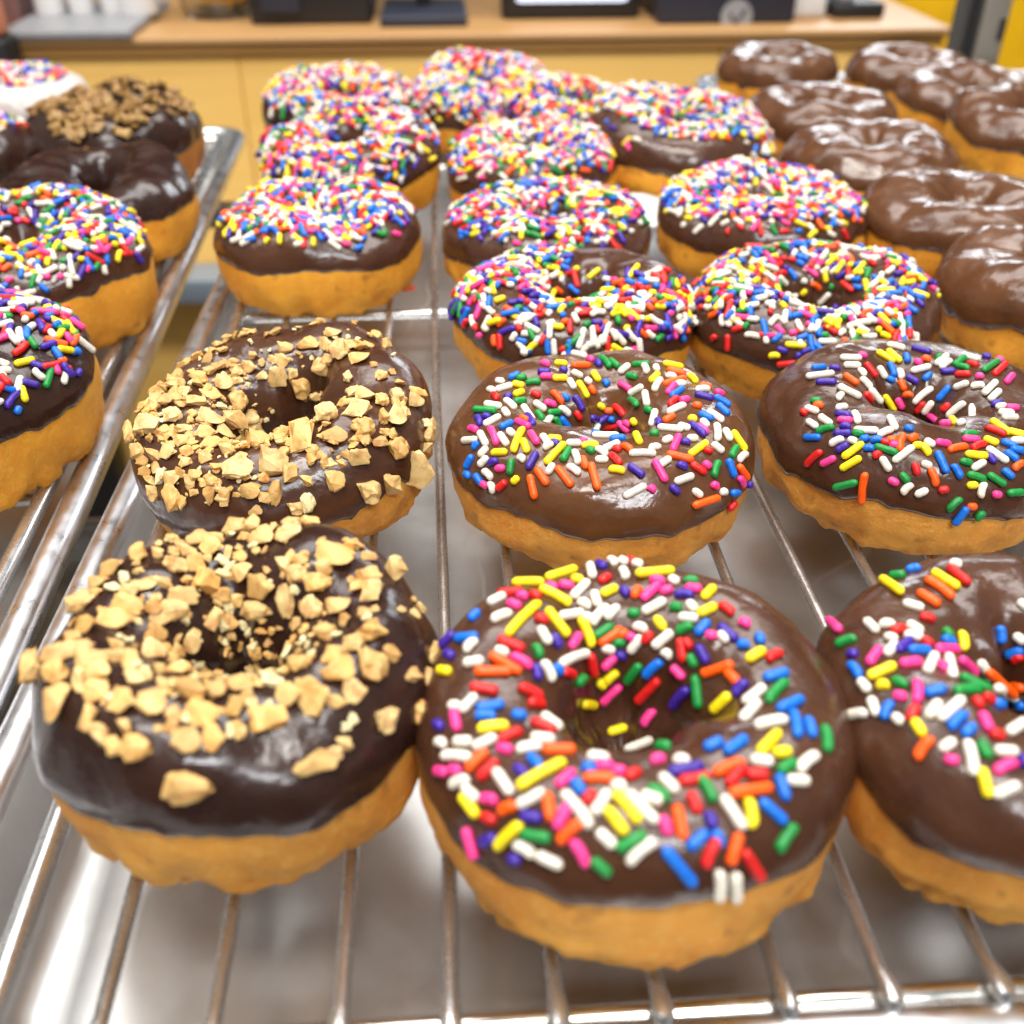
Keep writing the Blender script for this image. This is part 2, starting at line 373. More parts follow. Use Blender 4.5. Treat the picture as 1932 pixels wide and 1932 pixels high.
def rack(yaw, us, rails, v0, v1, label, bars, wr=.00155, rr=.0026):
    root = tag(empty('cooling_rack', (0, 0, 0), (0, 0, yaw)), label, 'cooling rack', 'wire cooling racks')
    for u in rails:
        MB().tube([(u, v0, -rr), (u, v1, -rr)], rr, 14).done('side_rail', RAIL if 0 else WIRE, root)
    a, b = rails
    MB().tube([(a - .004, v0, -.0045), (b + .004, v0, -.0045)], rr, 14).done('end_rail', RAIL, root)
    MB().tube([(a - .004, v1, -.0045), (b + .004, v1, -.0045)], rr, 14).done('end_rail', RAIL, root)
    for v in bars: MB().tube([(a, v, -.0052), (b, v, -.0052)], .0021, 12).done('cross_bar', WIRE, root)
    rnd = random.Random(int(abs(us[0]) * 1e4)); first = None
    for i, u in enumerate(us):
        j = rnd.uniform(-.0006, .0006)
        pts = [(0, v0 - .0045, -.0012), (0, v0 - .0030, .0002), (0, v0 - .001, .0004), (0, v0 + .004, -.001)]
        rad = [.0010, .0021, .0021, wr]
        for k in range(1, 10): pts.append((j * math.sin(k), v0 + (v1 - v0) * k / 10, -.00155)); rad.append(wr)
        pts += [(0, v1, -.0010), (0, v1 + .004, -.0013)]; rad += [wr * 1.2, .001]
        mb = MB(); mb.tube([(u + p[0], p[1], p[2]) for p in pts], rad, 10); mb.done('wire', WIRE, root)
    return root
us = [-.066, -.046, -.0236, -.004, .015, .0335, .056, .075, .0955] + [.1155 + .02 * k for k in range(3)]
rack(R(4.0), us, (-.0868, .171), .0978, .685, 'wire cooling rack carrying the peanut donuts and the middle sprinkle donuts', [.41, .62])
rack(R(5.5), [-.139 - .02 * k for k in range(13)], (-.1205, -.415), .085, .69, 'wire cooling rack at the left carrying tall donuts', [.28, .50])
rack(R(3.0), [.215 + .02 * k for k in range(16)], (.196, .545), .115, .815, 'wire cooling rack at the right carrying plain chocolate donuts', [.33, .58])

# shelf frame and the lower level
ST = plain('shelf_steel', (.60, .60, .60, 1), .35, .9)
r_ = tag(empty('display_shelf', (0, .4, -.03)), 'steel shelf frame of bars that carries the three sheet pans', 'shelf')
part(MB().box((-.55, .16, -.036), (.75, .18, -.0255), .001), 'cross_bar', ST, r_)
part(MB().box((-.55, .60, -.036), (.75, .62, -.0255), .001), 'cross_bar', ST, r_)
part(MB().box((-.55, .02, -.040), (.75, .0835, -.028), .003), 'front_ledge', plain('ledge_metal', (.72, .73, .73, 1), .3, .4), r_)
part(MB().box((-.55, .0840, -.040), (-.53, .62, -.0365), .001), 'side_bar', ST, r_)
part(MB().box((.70, .0840, -.040), (.72, .62, -.0365), .001), 'side_bar', ST, r_)
LP = pan(R(3), -.33, .02, .12, .50, 'aluminium sheet pan on the shelf below, seen in the gap between the upper pans', z0=-.17)
r_ = tag(empty('lower_shelf', (0, .4, -.2)), 'steel shelf bars below the pans, seen between the upper pans', 'shelf')
part(MB().box((-.5, .2, -.206), (.5, .22, -.1955), .001), 'cross_bar', ST, r_)
part(MB().box((-.5, .40, -.206), (.5, .42, -.1955), .001), 'cross_bar', ST, r_)
# box with a blue-grey band standing further back under the counter, seen through the gap
def gapbox():
    p = unY(385, 545, 1.0); q = unY(330, 800, 1.0)
    r = tag(empty('storage_bin', (p.x, 1.0, -.95)), 'blue grey plastic bin below the counter seen between two pan rims', 'bin')
    part(MB().box((p.x - .12, .99, p.z - .013), (p.x + .1, 1.04, p.z + .013), .002), 'rail', plain('bluegrey', (.22, .27, .33, 1), .4), r)
gapbox()

# ---- traced toppings: pairs of end points and a colour letter, in the coordinates of one enlarged view of a donut
T_S1 = """868 40 880 95 w;915 62 930 68 w;945 62 965 66 r;970 75 995 82 w;1040 70 1075 85 v;815 75 840 88 v;778 85 790 125 w;915 100 930 135 w;985 118 1135 105 y;595 135 715 100 y;450 160 570 155 y;600 105 625 112 y;455 130 480 145 w;530 120 575 128 w;505 118 520 125 r;655 80 680 85 p;695 78 740 85 r;705 138 740 145 y;275 185 285 215 w;315 190 335 200 r;250 255 355 205 y;385 205 480 195 r;470 215 495 222 p;425 245 470 260 p;345 245 405 215 w;590 170 625 185 p;650 165 700 172 p;525 205 555 220 r;565 185 685 245 y;705 215 765 155 w;795 200 810 250 w;730 240 770 260 w;835 205 890 180 y;825 150 860 130 r;915 185 935 210 v;970 215 990 180 o;1010 225 1075 165 p;1045 145 1095 155 p;1090 195 1130 185 p;1130 140 1155 155 w;1195 150 1240 152 g;1200 180 1255 185 p;1275 220 1315 180 y;1155 210 1220 212 v;1015 280 1100 235 w;950 285 985 285 g;1135 265 1170 268 g;1210 245 1235 270 w;1255 290 1320 260 y;1345 255 1390 290 r;1175 305 1240 310 w;210 270 215 285 b;180 345 220 300 b;265 315 295 285 b;360 320 430 290 w;205 400 285 390 b;140 430 190 380 v;245 450 285 410 w;160 460 185 475 v;130 535 170 540 y;425 375 555 250 y;590 275 675 380 y;650 300 740 285 w;790 330 850 260 w;850 305 895 260 w;760 300 780 310 w;545 310 585 325 r;560 355 595 415 w;615 385 640 430 v;735 315 780 425 y;690 430 725 380 p;385 400 485 440 r;535 430 555 475 g;800 385 870 340 g;820 415 910 355 o;905 385 940 375 o;885 410 920 410 g;1070 310 1100 350 y;1165 370 1220 345 g;1245 375 1290 325 b;1345 345 1410 400 v;1435 330 1460 340 p;1290 380 1320 385 p;1345 375 1370 405 w;1430 430 1460 430 b;1510 385 1520 415 b;1465 490 1530 450 y;1555 490 1605 465 r;375 445 415 460 w;350 470 470 540 o;440 475 515 520 p;240 505 310 495 w;285 545 430 540 o;570 500 610 575 w;540 515 550 570 v;625 515 645 545 b;650 505 760 460 w;775 465 795 550 r;835 435 875 445 w;895 465 920 475 v;835 520 880 475 p;955 450 1000 390 w;945 390 965 400 p;1015 410 1045 375 r;1060 430 1130 370 w;975 345 1020 360 w;1175 400 1185 490 r;1195 405 1215 430 r;1100 455 1120 470 w;1215 470 1235 510 g;1250 430 1285 495 v;845 580 890 540 y;820 580 835 595 y;940 580 995 510 g;1020 555 1085 495 b;1145 520 1185 560 p;985 655 1070 580 r;830 670 905 600 p;1275 550 1395 510 o;1380 545 1420 585 o;1415 640 1460 590 v;1240 560 1255 690 g;1540 570 1630 545 b;1555 670 1630 590 g;1455 675 1535 615 w;1445 750 1510 680 w;1140 690 1205 615 v;1320 710 1385 645 y;265 610 370 625 r;475 610 560 655 r;225 710 280 650 w;295 705 395 685 b;290 740 360 740 b;180 690 205 690 w;190 715 205 790 p;300 795 415 780 y;445 730 490 735 b;115 765 140 780 v;515 680 570 690 r;530 760 620 800 r;575 735 640 790 w;395 840 475 805 r;280 870 365 830 w;200 845 260 845 w;120 850 150 860 w;530 830 615 840 w;385 875 435 885 p;470 885 560 870 w;585 885 705 885 o;720 590 745 560 g;660 545 700 560 r;745 680 790 685 y;860 800 930 780 y;1010 765 1055 710 p;935 865 1040 845 w;1075 870 1120 870 g;1055 935 1095 925 p;1285 875 1345 845 b;1370 890 1450 835 b;1505 780 1625 755 w;1515 890 1595 810 y;1580 895 1640 890 y;1655 720 1675 820 b;1720 750 1740 820 b;1600 705 1695 665 b;1790 785 1800 880 g;1485 925 1560 935 w;1600 970 1660 935 g;1685 965 1755 905 w;1640 1010 1715 1015 w;1595 995 1625 1090 b;150 910 255 915 w;120 970 160 975 p;180 965 215 970 p;255 965 330 895 o;305 1000 375 935 r;375 975 435 1065 w;185 1035 250 1010 w;460 960 500 990 v;520 915 560 955 b;475 1045 665 935 y;640 1035 705 980 p;815 950 870 955 p;775 915 850 925 w;880 975 925 980 p;750 960 795 965 b;760 1010 880 1010 o;940 1000 990 980 r;1130 980 1260 955 v;1150 930 1200 935 w;1175 1020 1290 1000 r;1090 1000 1150 1060 w;1325 985 1440 940 o;1380 1030 1440 960 r;1465 985 1540 990 r;1250 1000 1310 1100 g;1390 1070 1555 1045 o;710 1020 745 1065 b;880 1040 925 1050 w;760 1105 790 1070 r;800 1155 855 1065 w;890 1075 985 1190 y;945 1070 1060 1190 w;1010 1080 1080 1105 w;1035 1050 1110 1100 g;1215 1075 1245 1150 r;1355 1090 1440 1215 w;1460 1100 1475 1210 y;1520 1105 1615 1190 b;240 1045 290 1090 w;315 1095 370 1105 p;230 1080 290 1160 y;320 1165 365 1185 r;395 1150 455 1125 o;475 1120 575 1065 w;595 1075 610 1180 o;665 1070 775 1210 w;635 1215 685 1120 p;490 1165 560 1175 v;380 1300 480 1205 y;490 1240 600 1260 g;855 1140 930 1235 y;650 1275 735 1200 o;1095 1175 1115 1245 p;1155 1130 1180 1260 o;1285 1160 1305 1215 v;905 1305 1010 1245 g;820 1235 880 1290 w;950 1365 1055 1275 w;1210 1300 1280 1240 b;1320 1235 1345 1290 b;1280 1380 1335 1265 r;1385 1365 1420 1250 o;1445 1320 1515 1435 r;1595 1310 1660 1210 g;245 1225 285 1340 p;315 1280 365 1255 v;460 1290 530 1330 w;555 1330 650 1375 w;440 1345 470 1350 v;705 1275 760 1375 p;795 1355 860 1410 g;1105 1310 1225 1455 b;1325 1395 1345 1530 w;1390 1400 1430 1540 w"""
T_S2 = """1005 765 1070 780 w;1090 790 1105 800 p;1130 805 1145 825 v;1150 785 1195 830 g;1200 800 1240 830 g;1320 820 1395 820 g;920 815 970 820 y;1005 825 1090 825 o;945 845 970 855 v;850 815 880 825 p;835 855 885 860 v;1005 860 1045 880 w;845 885 895 885 p;910 890 970 890 y;1110 860 1140 900 y;1030 910 1075 985 y;985 900 1010 940 w;1075 900 1090 910 w;1170 905 1180 925 b;1290 875 1335 885 g;1250 860 1295 825 w;1370 825 1385 860 w;1430 830 1440 850 w;1410 905 1445 870 y;1430 950 1460 900 w;1475 845 1565 805 y;1495 850 1580 870 o;1490 880 1530 885 w;1480 920 1580 895 o;1540 920 1580 920 w;1605 880 1635 910 y;685 890 730 870 b;725 890 765 885 g;775 915 835 910 g;705 920 750 930 y;620 950 690 930 w;575 950 600 960 w;620 905 650 910 w;710 975 750 960 y;595 975 615 1000 r;800 965 835 980 r;665 985 685 985 v;900 960 950 1015 o;955 980 985 995 b;1095 935 1115 965 o;1250 920 1300 950 p;1305 970 1365 935 w;1380 965 1390 1025 w;1290 990 1350 1040 g;1495 965 1530 925 p;1515 985 1570 945 b;1645 950 1700 950 w;1660 930 1710 940 o;1640 975 1720 995 v;1735 990 1805 1030 b;1750 1030 1800 1075 b;1740 960 1775 975 p;1505 1030 1545 995 r;1560 1005 1600 1000 p;1630 1030 1660 1035 o;1500 1070 1580 1030 w;1480 1110 1525 1085 o;1660 1075 1720 1100 b;1700 1065 1770 1110 w;710 1010 760 1005 g;560 1025 635 1035 w;660 1005 705 1045 w;505 1055 610 1055 g;655 1055 675 1080 w;865 1015 910 1030 p;810 1015 860 1050 w;880 1065 935 1060 g;940 1040 985 1075 w;745 1045 800 1095 w;820 1065 850 1100 g;515 1090 530 1130 v;550 1085 580 1090 v;560 1130 630 1090 w;1015 985 1055 1050 v;1025 1060 1045 1095 r;940 1090 1000 1155 b;900 1095 945 1150 g;740 1095 775 1110 o;720 1110 780 1145 p;770 1085 800 1130 v;870 1100 880 1115 w;640 1145 695 1120 b;480 1150 515 1160 p;1140 1025 1160 1040 y;1175 1055 1205 1055 o;1230 1030 1270 1080 r;1100 1090 1125 1100 v;1130 1120 1185 1080 v;1195 1100 1215 1105 b;1200 1130 1225 1150 r;1250 1115 1290 1160 p;1275 1120 1300 1130 p;1320 1105 1330 1120 y;1415 1130 1435 1060 w;1440 1110 1450 1130 v;1385 1045 1410 1060 g;1095 1165 1145 1130 w;1115 1175 1135 1180 b;450 1210 515 1205 w;535 1170 565 1230 w;585 1150 615 1225 p;635 1180 670 1230 w;680 1160 705 1180 w;705 1260 755 1155 y;755 1210 775 1265 y;790 1170 825 1225 p;850 1190 880 1240 w;885 1200 940 1205 y;870 1320 960 1230 y;865 1250 900 1230 w;900 1220 930 1230 v;1115 1200 1235 1175 w;1205 1205 1270 1200 b;980 1225 1040 1225 w;1045 1215 1075 1220 p;1060 1240 1130 1235 y;1450 1145 1565 1155 w;1555 1135 1600 1150 w;1610 1125 1680 1185 v;1650 1135 1695 1170 p;1670 1110 1695 1135 w;1605 1100 1635 1105 y;1330 1180 1350 1220 y;1410 1175 1440 1175 g;505 1250 525 1225 b;535 1285 570 1250 w;600 1275 665 1270 y;735 1300 750 1310 w;780 1350 820 1275 v;955 1310 985 1255 g;1010 1270 1030 1325 w;1055 1300 1075 1350 o;1085 1255 1110 1270 g;1130 1255 1175 1285 w;1170 1255 1240 1225 w;1225 1250 1245 1260 r;1265 1240 1305 1265 o;1205 1285 1250 1330 r;1130 1310 1180 1310 w;1305 1280 1425 1280 w;1520 1260 1550 1190 p;1475 1215 1510 1200 w;1570 1220 1600 1225 v;1600 1200 1640 1200 w;1610 1280 1690 1225 y;1405 1255 1450 1245 w;1690 1260 1710 1265 r;1725 1230 1770 1265 w;1740 1130 1745 1205 w;1785 1155 1810 1205 w;1825 1165 1885 1255 y;1820 1290 1845 1245 g;1495 1280 1615 1310 o;1455 1335 1500 1305 w;1855 1310 1890 1280 w;465 1345 495 1290 b;535 1335 570 1300 w;585 1330 620 1315 v;620 1350 655 1350 p;685 1375 695 1310 g;555 1365 590 1400 w;880 1375 905 1335 w;825 1355 875 1430 o;985 1345 1035 1380 w;930 1350 1000 1440 o;1100 1335 1135 1455 o;1200 1360 1265 1370 y;1300 1340 1365 1390 v;1425 1315 1480 1415 p;1545 1335 1585 1350 v;1615 1330 1680 1375 r;1680 1325 1705 1345 p;1730 1390 1750 1320 g;1800 1310 1830 1390 b;1855 1340 1895 1400 o;460 1380 480 1395 b;515 1385 540 1425 b;790 1390 815 1500 o;585 1425 600 1470 w;625 1455 665 1420 r;705 1420 725 1400 y;550 1435 560 1440 p;1535 1420 1615 1390 w;1275 1495 1375 1440 w;1400 1455 1415 1465 p;1510 1445 1545 1475 v;1625 1465 1660 1490 w;1765 1475 1785 1475 w;1625 1540 1750 1500 o;1820 1475 1850 1475 b;1855 1400 1875 1440 p;1900 1430 1915 1435 v;1800 1550 1840 1525 r;1865 1530 1890 1490 g;1750 1560 1835 1610 o;1725 1600 1745 1640 w;1645 1640 1690 1680 b;1695 1650 1710 1675 p;1650 1695 1685 1705 w;1725 1440 1735 1445 p"""
T_S13 = """1150 600 1235 620 w;1625 605 1745 630 y;1805 625 1870 685 y;1090 640 1180 690 y;1150 630 1215 690 y;1245 655 1255 690 b;1290 615 1380 640 v;885 670 990 675 w;985 655 1020 665 p;905 715 985 715 w;725 730 790 725 b;825 730 870 735 v;695 780 835 760 w;750 810 850 810 v;985 740 1010 770 w;1020 705 1075 775 r;1095 725 1130 780 w;1155 705 1180 770 b;1150 785 1180 800 b;1260 775 1315 810 v;1210 740 1220 785 w;1285 745 1380 720 w;1350 790 1385 760 b;1345 675 1380 685 o;1305 690 1330 700 p;1420 705 1480 660 w;1450 730 1500 690 w;1430 680 1440 660 g;1525 710 1580 670 g;1540 720 1600 735 g;1605 705 1650 715 r;1570 660 1655 680 w;1690 665 1715 670 v;1685 745 1770 690 g;1750 760 1810 710 r;1760 680 1790 690 p;1455 750 1520 745 v;1535 765 1610 765 r;1650 780 1680 780 p;1815 810 1850 770 p;905 770 970 820 o;995 790 1045 840 w;1045 850 1105 920 w;1220 800 1240 845 o;1240 880 1285 880 o;1130 880 1185 965 y;1205 900 1230 950 p;1292 920 1390 840 w;1435 905 1495 835 b;1530 840 1600 815 w;1625 835 1685 830 w;1690 870 1755 810 w;1725 905 1775 860 w;1310 975 1350 920 r;1352 980 1400 920 w;1460 970 1495 935 r;1490 1000 1580 925 w;1595 1005 1660 980 w;1390 990 1430 1030 p;1460 1025 1485 1065 p;1510 1020 1530 1040 y;1545 1045 1575 1035 w;1740 940 1790 925 v;1765 950 1810 945 w;1820 955 1880 955 p;1780 985 1850 985 w;1800 1010 1870 1010 w;870 835 985 890 w;870 905 890 880 w;1015 875 1050 915 r;720 915 765 915 g;735 940 775 945 o;690 955 750 975 w;665 975 685 985 r;865 960 910 950 w;860 985 930 1000 v;870 1025 940 1025 p;955 985 975 1035 w;700 1030 745 1060 w;770 1005 825 1045 w;755 1090 840 1065 g;685 1120 765 1120 b;850 1100 935 1095 v;885 1060 930 1065 v;955 1095 1005 1100 g;965 1080 1085 1085 w;1100 1110 1170 1080 w;1155 1010 1190 1070 w;1250 1070 1280 1075 b;830 1160 895 1130 w;940 1135 960 1140 w;1005 1130 1030 1125 b;1060 1140 1110 1135 b;865 1195 920 1160 v;900 1230 1005 1155 y;1020 1185 1065 1185 b;1080 1170 1195 1205 g;1120 1145 1150 1150 r;1215 1190 1235 1110 o;1270 1130 1305 1115 o;1150 1135 1190 1135 o;1165 1165 1200 1170 p;1185 1250 1285 1175 w;1295 1165 1330 1165 y;1330 1165 1375 1215 y;1360 1140 1400 1165 w;1420 1150 1490 1160 p;1495 1195 1585 1175 o;1590 1215 1700 1225 y;1710 1185 1815 1255 w;1625 1185 1690 1160 r;1695 1130 1760 1155 y;1575 1130 1655 1135 p;1580 1110 1645 1105 g;1795 1145 1865 1175 b;1845 1185 1910 1200 b;1810 1205 1870 1250 b;1735 1030 1830 1095 y;1830 1085 1910 1110 y;1705 1070 1805 1105 r;1850 1140 1905 1140 w;1715 1220 1745 1260 v;695 1275 775 1200 r;780 1270 850 1235 p;890 1295 990 1235 y;1075 1230 1105 1210 r;1115 1235 1155 1300 w;850 1400 970 1370 g;1000 1490 1025 1315 o;1160 1355 1200 1375 p;1225 1325 1260 1365 g;1235 1430 1280 1385 w;1300 1270 1315 1325 r;1345 1265 1385 1280 w;1385 1300 1415 1385 o;1310 1440 1365 1415 w;1425 1205 1475 1315 b;1510 1280 1550 1345 b;1560 1255 1610 1265 g;1625 1295 1685 1260 w;1600 1330 1685 1360 g;1715 1330 1800 1385 g;1800 1305 1845 1345 b;1860 1300 1910 1265 o;1600 1390 1640 1385 y;1440 1415 1480 1410 r;1670 1450 1690 1380 w;1745 1435 1775 1440 p;1825 1430 1905 1425 g;1490 1525 1555 1465 g;1530 1605 1580 1510 b;1605 1505 1635 1505 o;1650 1575 1685 1540 g;1700 1570 1800 1595 w;1840 1640 1910 1590 w;1135 1550 1245 1535 p;1195 1615 1280 1755 r;1290 1580 1360 1670 w;1395 1630 1440 1635 w;1430 1675 1440 1735 p"""
T_S14 = """365 125 500 180 y;350 190 410 180 v;535 210 590 200 b;450 240 510 235 g;400 260 495 315 y;265 300 300 290 w;755 175 795 185 w;745 195 840 275 r;665 220 785 295 y;630 260 755 345 o;590 325 685 385 o;515 380 600 405 w;600 450 655 465 r;135 470 180 510 p;320 470 370 520 w;395 490 455 490 w;450 520 510 505 r;535 485 595 525 w;420 555 465 570 w;425 640 465 590 w;480 620 545 570 v;520 545 600 560 w;605 565 645 590 r;540 620 635 620 b;175 595 260 560 g;240 640 265 640 v;335 685 385 615 p;240 695 285 755 b;340 755 460 700 y;295 780 330 820 w;385 805 425 805 y;465 775 520 800 g;500 690 590 680 p;575 785 575 880 p;470 855 515 860 p;630 725 665 650 w;690 690 715 720 p;735 660 765 755 w;680 610 780 620 p;800 670 870 740 p;710 560 760 580 b;720 520 740 540 g;800 530 810 610 y;900 675 950 755 w;805 760 940 820 g;780 830 890 830 g;630 840 715 820 b;350 870 375 945 w;415 965 450 890 b;470 960 500 985 w;545 970 580 910 r;230 960 320 945 w;640 960 690 890 w;700 970 810 875 w;755 1020 825 950 b;820 1050 865 1010 b;880 880 895 900 r;925 865 955 880 r;980 895 1010 900 b;910 950 945 1025 p;960 1055 1010 1065 r;1050 1040 1128 990 w;570 985 610 1050 y;585 1170 655 1075 o;705 1125 765 1085 w;735 1180 780 1185 p;835 1090 865 1250 w;905 1095 945 1165 g;985 1135 1080 1140 w;985 1245 1080 1200 p;910 1230 945 1360 y;980 1360 1090 1310 w;995 500 1000 570 b;1045 640 1115 615 b;1090 540 1128 570 w;1080 670 1120 650 r;985 765 1030 800 o;1070 800 1128 810 o;985 820 1010 835 w;1040 850 1100 860 w;1100 905 1128 900 b;1115 1170 1125 1210 v;1115 380 1128 390 w;635 108 740 108 g;765 75 785 85 g;810 40 845 50 w;865 55 905 55 w;930 50 980 70 y;810 80 850 85 o;875 85 905 100 r;1010 65 1070 62 v"""
# nuts: centre x, centre y, width, height, t = toasted / k = pale / nothing = cream
T_N1 = """1100 150 70 95;935 205 95 55;1035 230 120 90;1145 260 120 90;1270 140 90 70;1345 160 100 55 t;1260 245 120 85;1185 185 50 40;860 245 100 85;785 235 70 55;745 275 70 60;690 290 35 35;920 305 115 90 t;990 335 35 85;1050 340 70 50 t;600 345 80 80 t;680 330 70 50;815 325 70 45;495 395 130 75;755 385 110 75;840 380 90 70 t;605 400 60 40;1455 340 170 110 t;1530 290 110 70 t;1600 340 80 40;1700 400 105 110;1310 350 70 50;1235 380 80 75;1290 410 110 75;1405 390 90 75;1380 450 140 80 t;1600 430 120 80;1065 410 80 90;980 415 90 40;880 460 120 100 t;1150 470 170 110;700 450 100 45;630 465 110 50;545 435 45 50 k;495 475 80 35 k;410 455 90 60;420 495 80 40 t;1240 525 85 150;360 550 140 100;560 495 110 60;790 515 140 80;1610 505 115 100;1365 575 110 95;1475 560 110 85;950 510 85 80;1025 525 90 60 t;1125 570 150 80;915 610 75 100;985 620 80 70 t;755 570 130 90;665 560 70 60;690 610 100 50;560 560 140 80 t;505 620 170 90 t;375 650 90 90;1580 590 60 50;1500 620 60 70;1610 665 150 120 t;1420 680 100 90;1300 630 50 60;1530 725 120 70;320 700 70 60;300 755 220 70;670 680 90 70;500 725 90 40;830 695 70 100;765 750 70 50;665 760 110 80;1120 750 60 70 t;1165 705 45 45;1255 745 60 80;500 780 160 60;400 800 140 90;250 850 120 90 t;130 820 90 140;430 850 120 80 t;570 800 70 80 t;355 870 60 80;770 835 120 60 t;880 840 90 80;690 835 60 50;600 870 120 80;1120 840 80 70;1200 840 110 80;1310 810 110 70;1440 780 100 80 t;1470 840 140 120 t;1610 820 150 130;1690 760 90 70;1790 850 110 70;1855 860 50 80;1875 760 65 100;265 980 90 170;430 930 110 90 t;545 975 150 110 t;665 985 130 110 t;710 895 70 50;820 930 140 100;930 935 90 80;1040 905 150 70;1180 890 110 60 k;1250 950 120 110;1360 960 150 180 t;1530 930 105 110;1460 970 100 60;1015 1005 90 90;1085 975 80 50;885 1030 170 110 t;750 1030 80 70;740 1080 70 60;1165 1050 170 110 t;390 1040 80 110 t;445 1110 110 90;545 1075 70 60;510 1155 80 80 t;600 1165 130 110 t;810 1140 130 110;925 1130 100 120 t;1000 1100 50 60 k;1045 1105 50 70;1660 1050 110 110;1820 1020 80 120 t;1530 1045 50 50 k;1500 1080 45 40 k;1490 1150 80 60;1450 1190 80 60;1360 1230 190 100;820 1330 210 130;1740 570 50 30;1790 525 30 25;1820 560 60 40;1800 590 60 30"""
T_N2 = """1715 840 90 60;1670 890 80 80;1580 890 130 70 t;1465 915 90 60;1800 900 120 70;1745 940 120 110;1850 970 120 80 t;1400 970 60 40;1450 975 90 80;1345 985 40 50;1280 1010 100 70;1215 1035 70 60;1345 1050 70 50;1170 1000 60 40;1420 1060 110 110;1500 1040 60 60;1660 1010 100 110;1540 1110 110 110;1790 1065 60 70;1020 1070 120 60 t;900 1100 110 80;940 1140 90 60;1085 1150 130 80 t;1150 1090 100 90;1220 1080 60 40;1215 1180 110 110 t;1620 1155 80 50;1295 1260 80 90;1000 1190 130 60;850 1185 90 60;810 1195 80 100;1820 1140 90 60;1880 1170 120 90 t;1135 1215 60 40 k;890 1265 120 90;800 1260 60 40;770 1320 150 110;675 1340 70 120 t;1080 1280 150 90;1180 1290 160 100;1290 1330 110 110;950 1330 90 50;850 1370 90 60 t;1150 1350 110 70;1060 1350 120 80 t;940 1390 100 70;1100 1410 170 90 t;1225 1370 60 50;1330 1400 140 100;1440 1390 80 60;1550 1390 180 200 t;1685 1260 150 120;1780 1200 110 60;1830 1240 160 110;1720 1370 150 90;1820 1380 80 60 t;1870 1330 120 110;660 1440 60 90;720 1440 110 80;790 1460 120 60;870 1450 120 90;960 1450 90 60 t;1060 1480 80 60;1160 1440 90 80;1400 1510 170 150;1230 1540 190 130;1840 1470 130 90;1640 1460 60 50;1690 1500 110 60;1750 1500 60 50;760 1540 90 60;780 1590 80 60;830 1570 50 90 k;900 1580 100 90;960 1500 80 60;1490 1560 90 110;1570 1590 80 60 t;1720 1590 110 120 t;985 1600 60 90;1070 1600 110 50 t;1120 1620 60 60;1290 1640 110 90;1220 1660 60 30;1410 1650 80 140;795 1650 60 90;900 1670 110 150 t;1000 1650 60 40;1150 1680 80 60;1890 1640 140 120;1580 1700 90 110 k;1520 1730 100 70;1310 1740 80 60;1957 1055 80 60 t;2137 1145 120 60 t;1957 1190 90 80 t;2032 1160 90 80;2112 1185 100 90;2072 1250 60 70;2022 1275 110 130;1967 1265 90 110;2182 1295 70 50 k;2232 1300 60 70;1972 1345 70 50;2032 1425 130 120;2222 1355 90 90;2282 1395 90 60;2232 1505 150 220;2277 1465 60 100;2022 1605 130 130;2117 1705 100 80"""
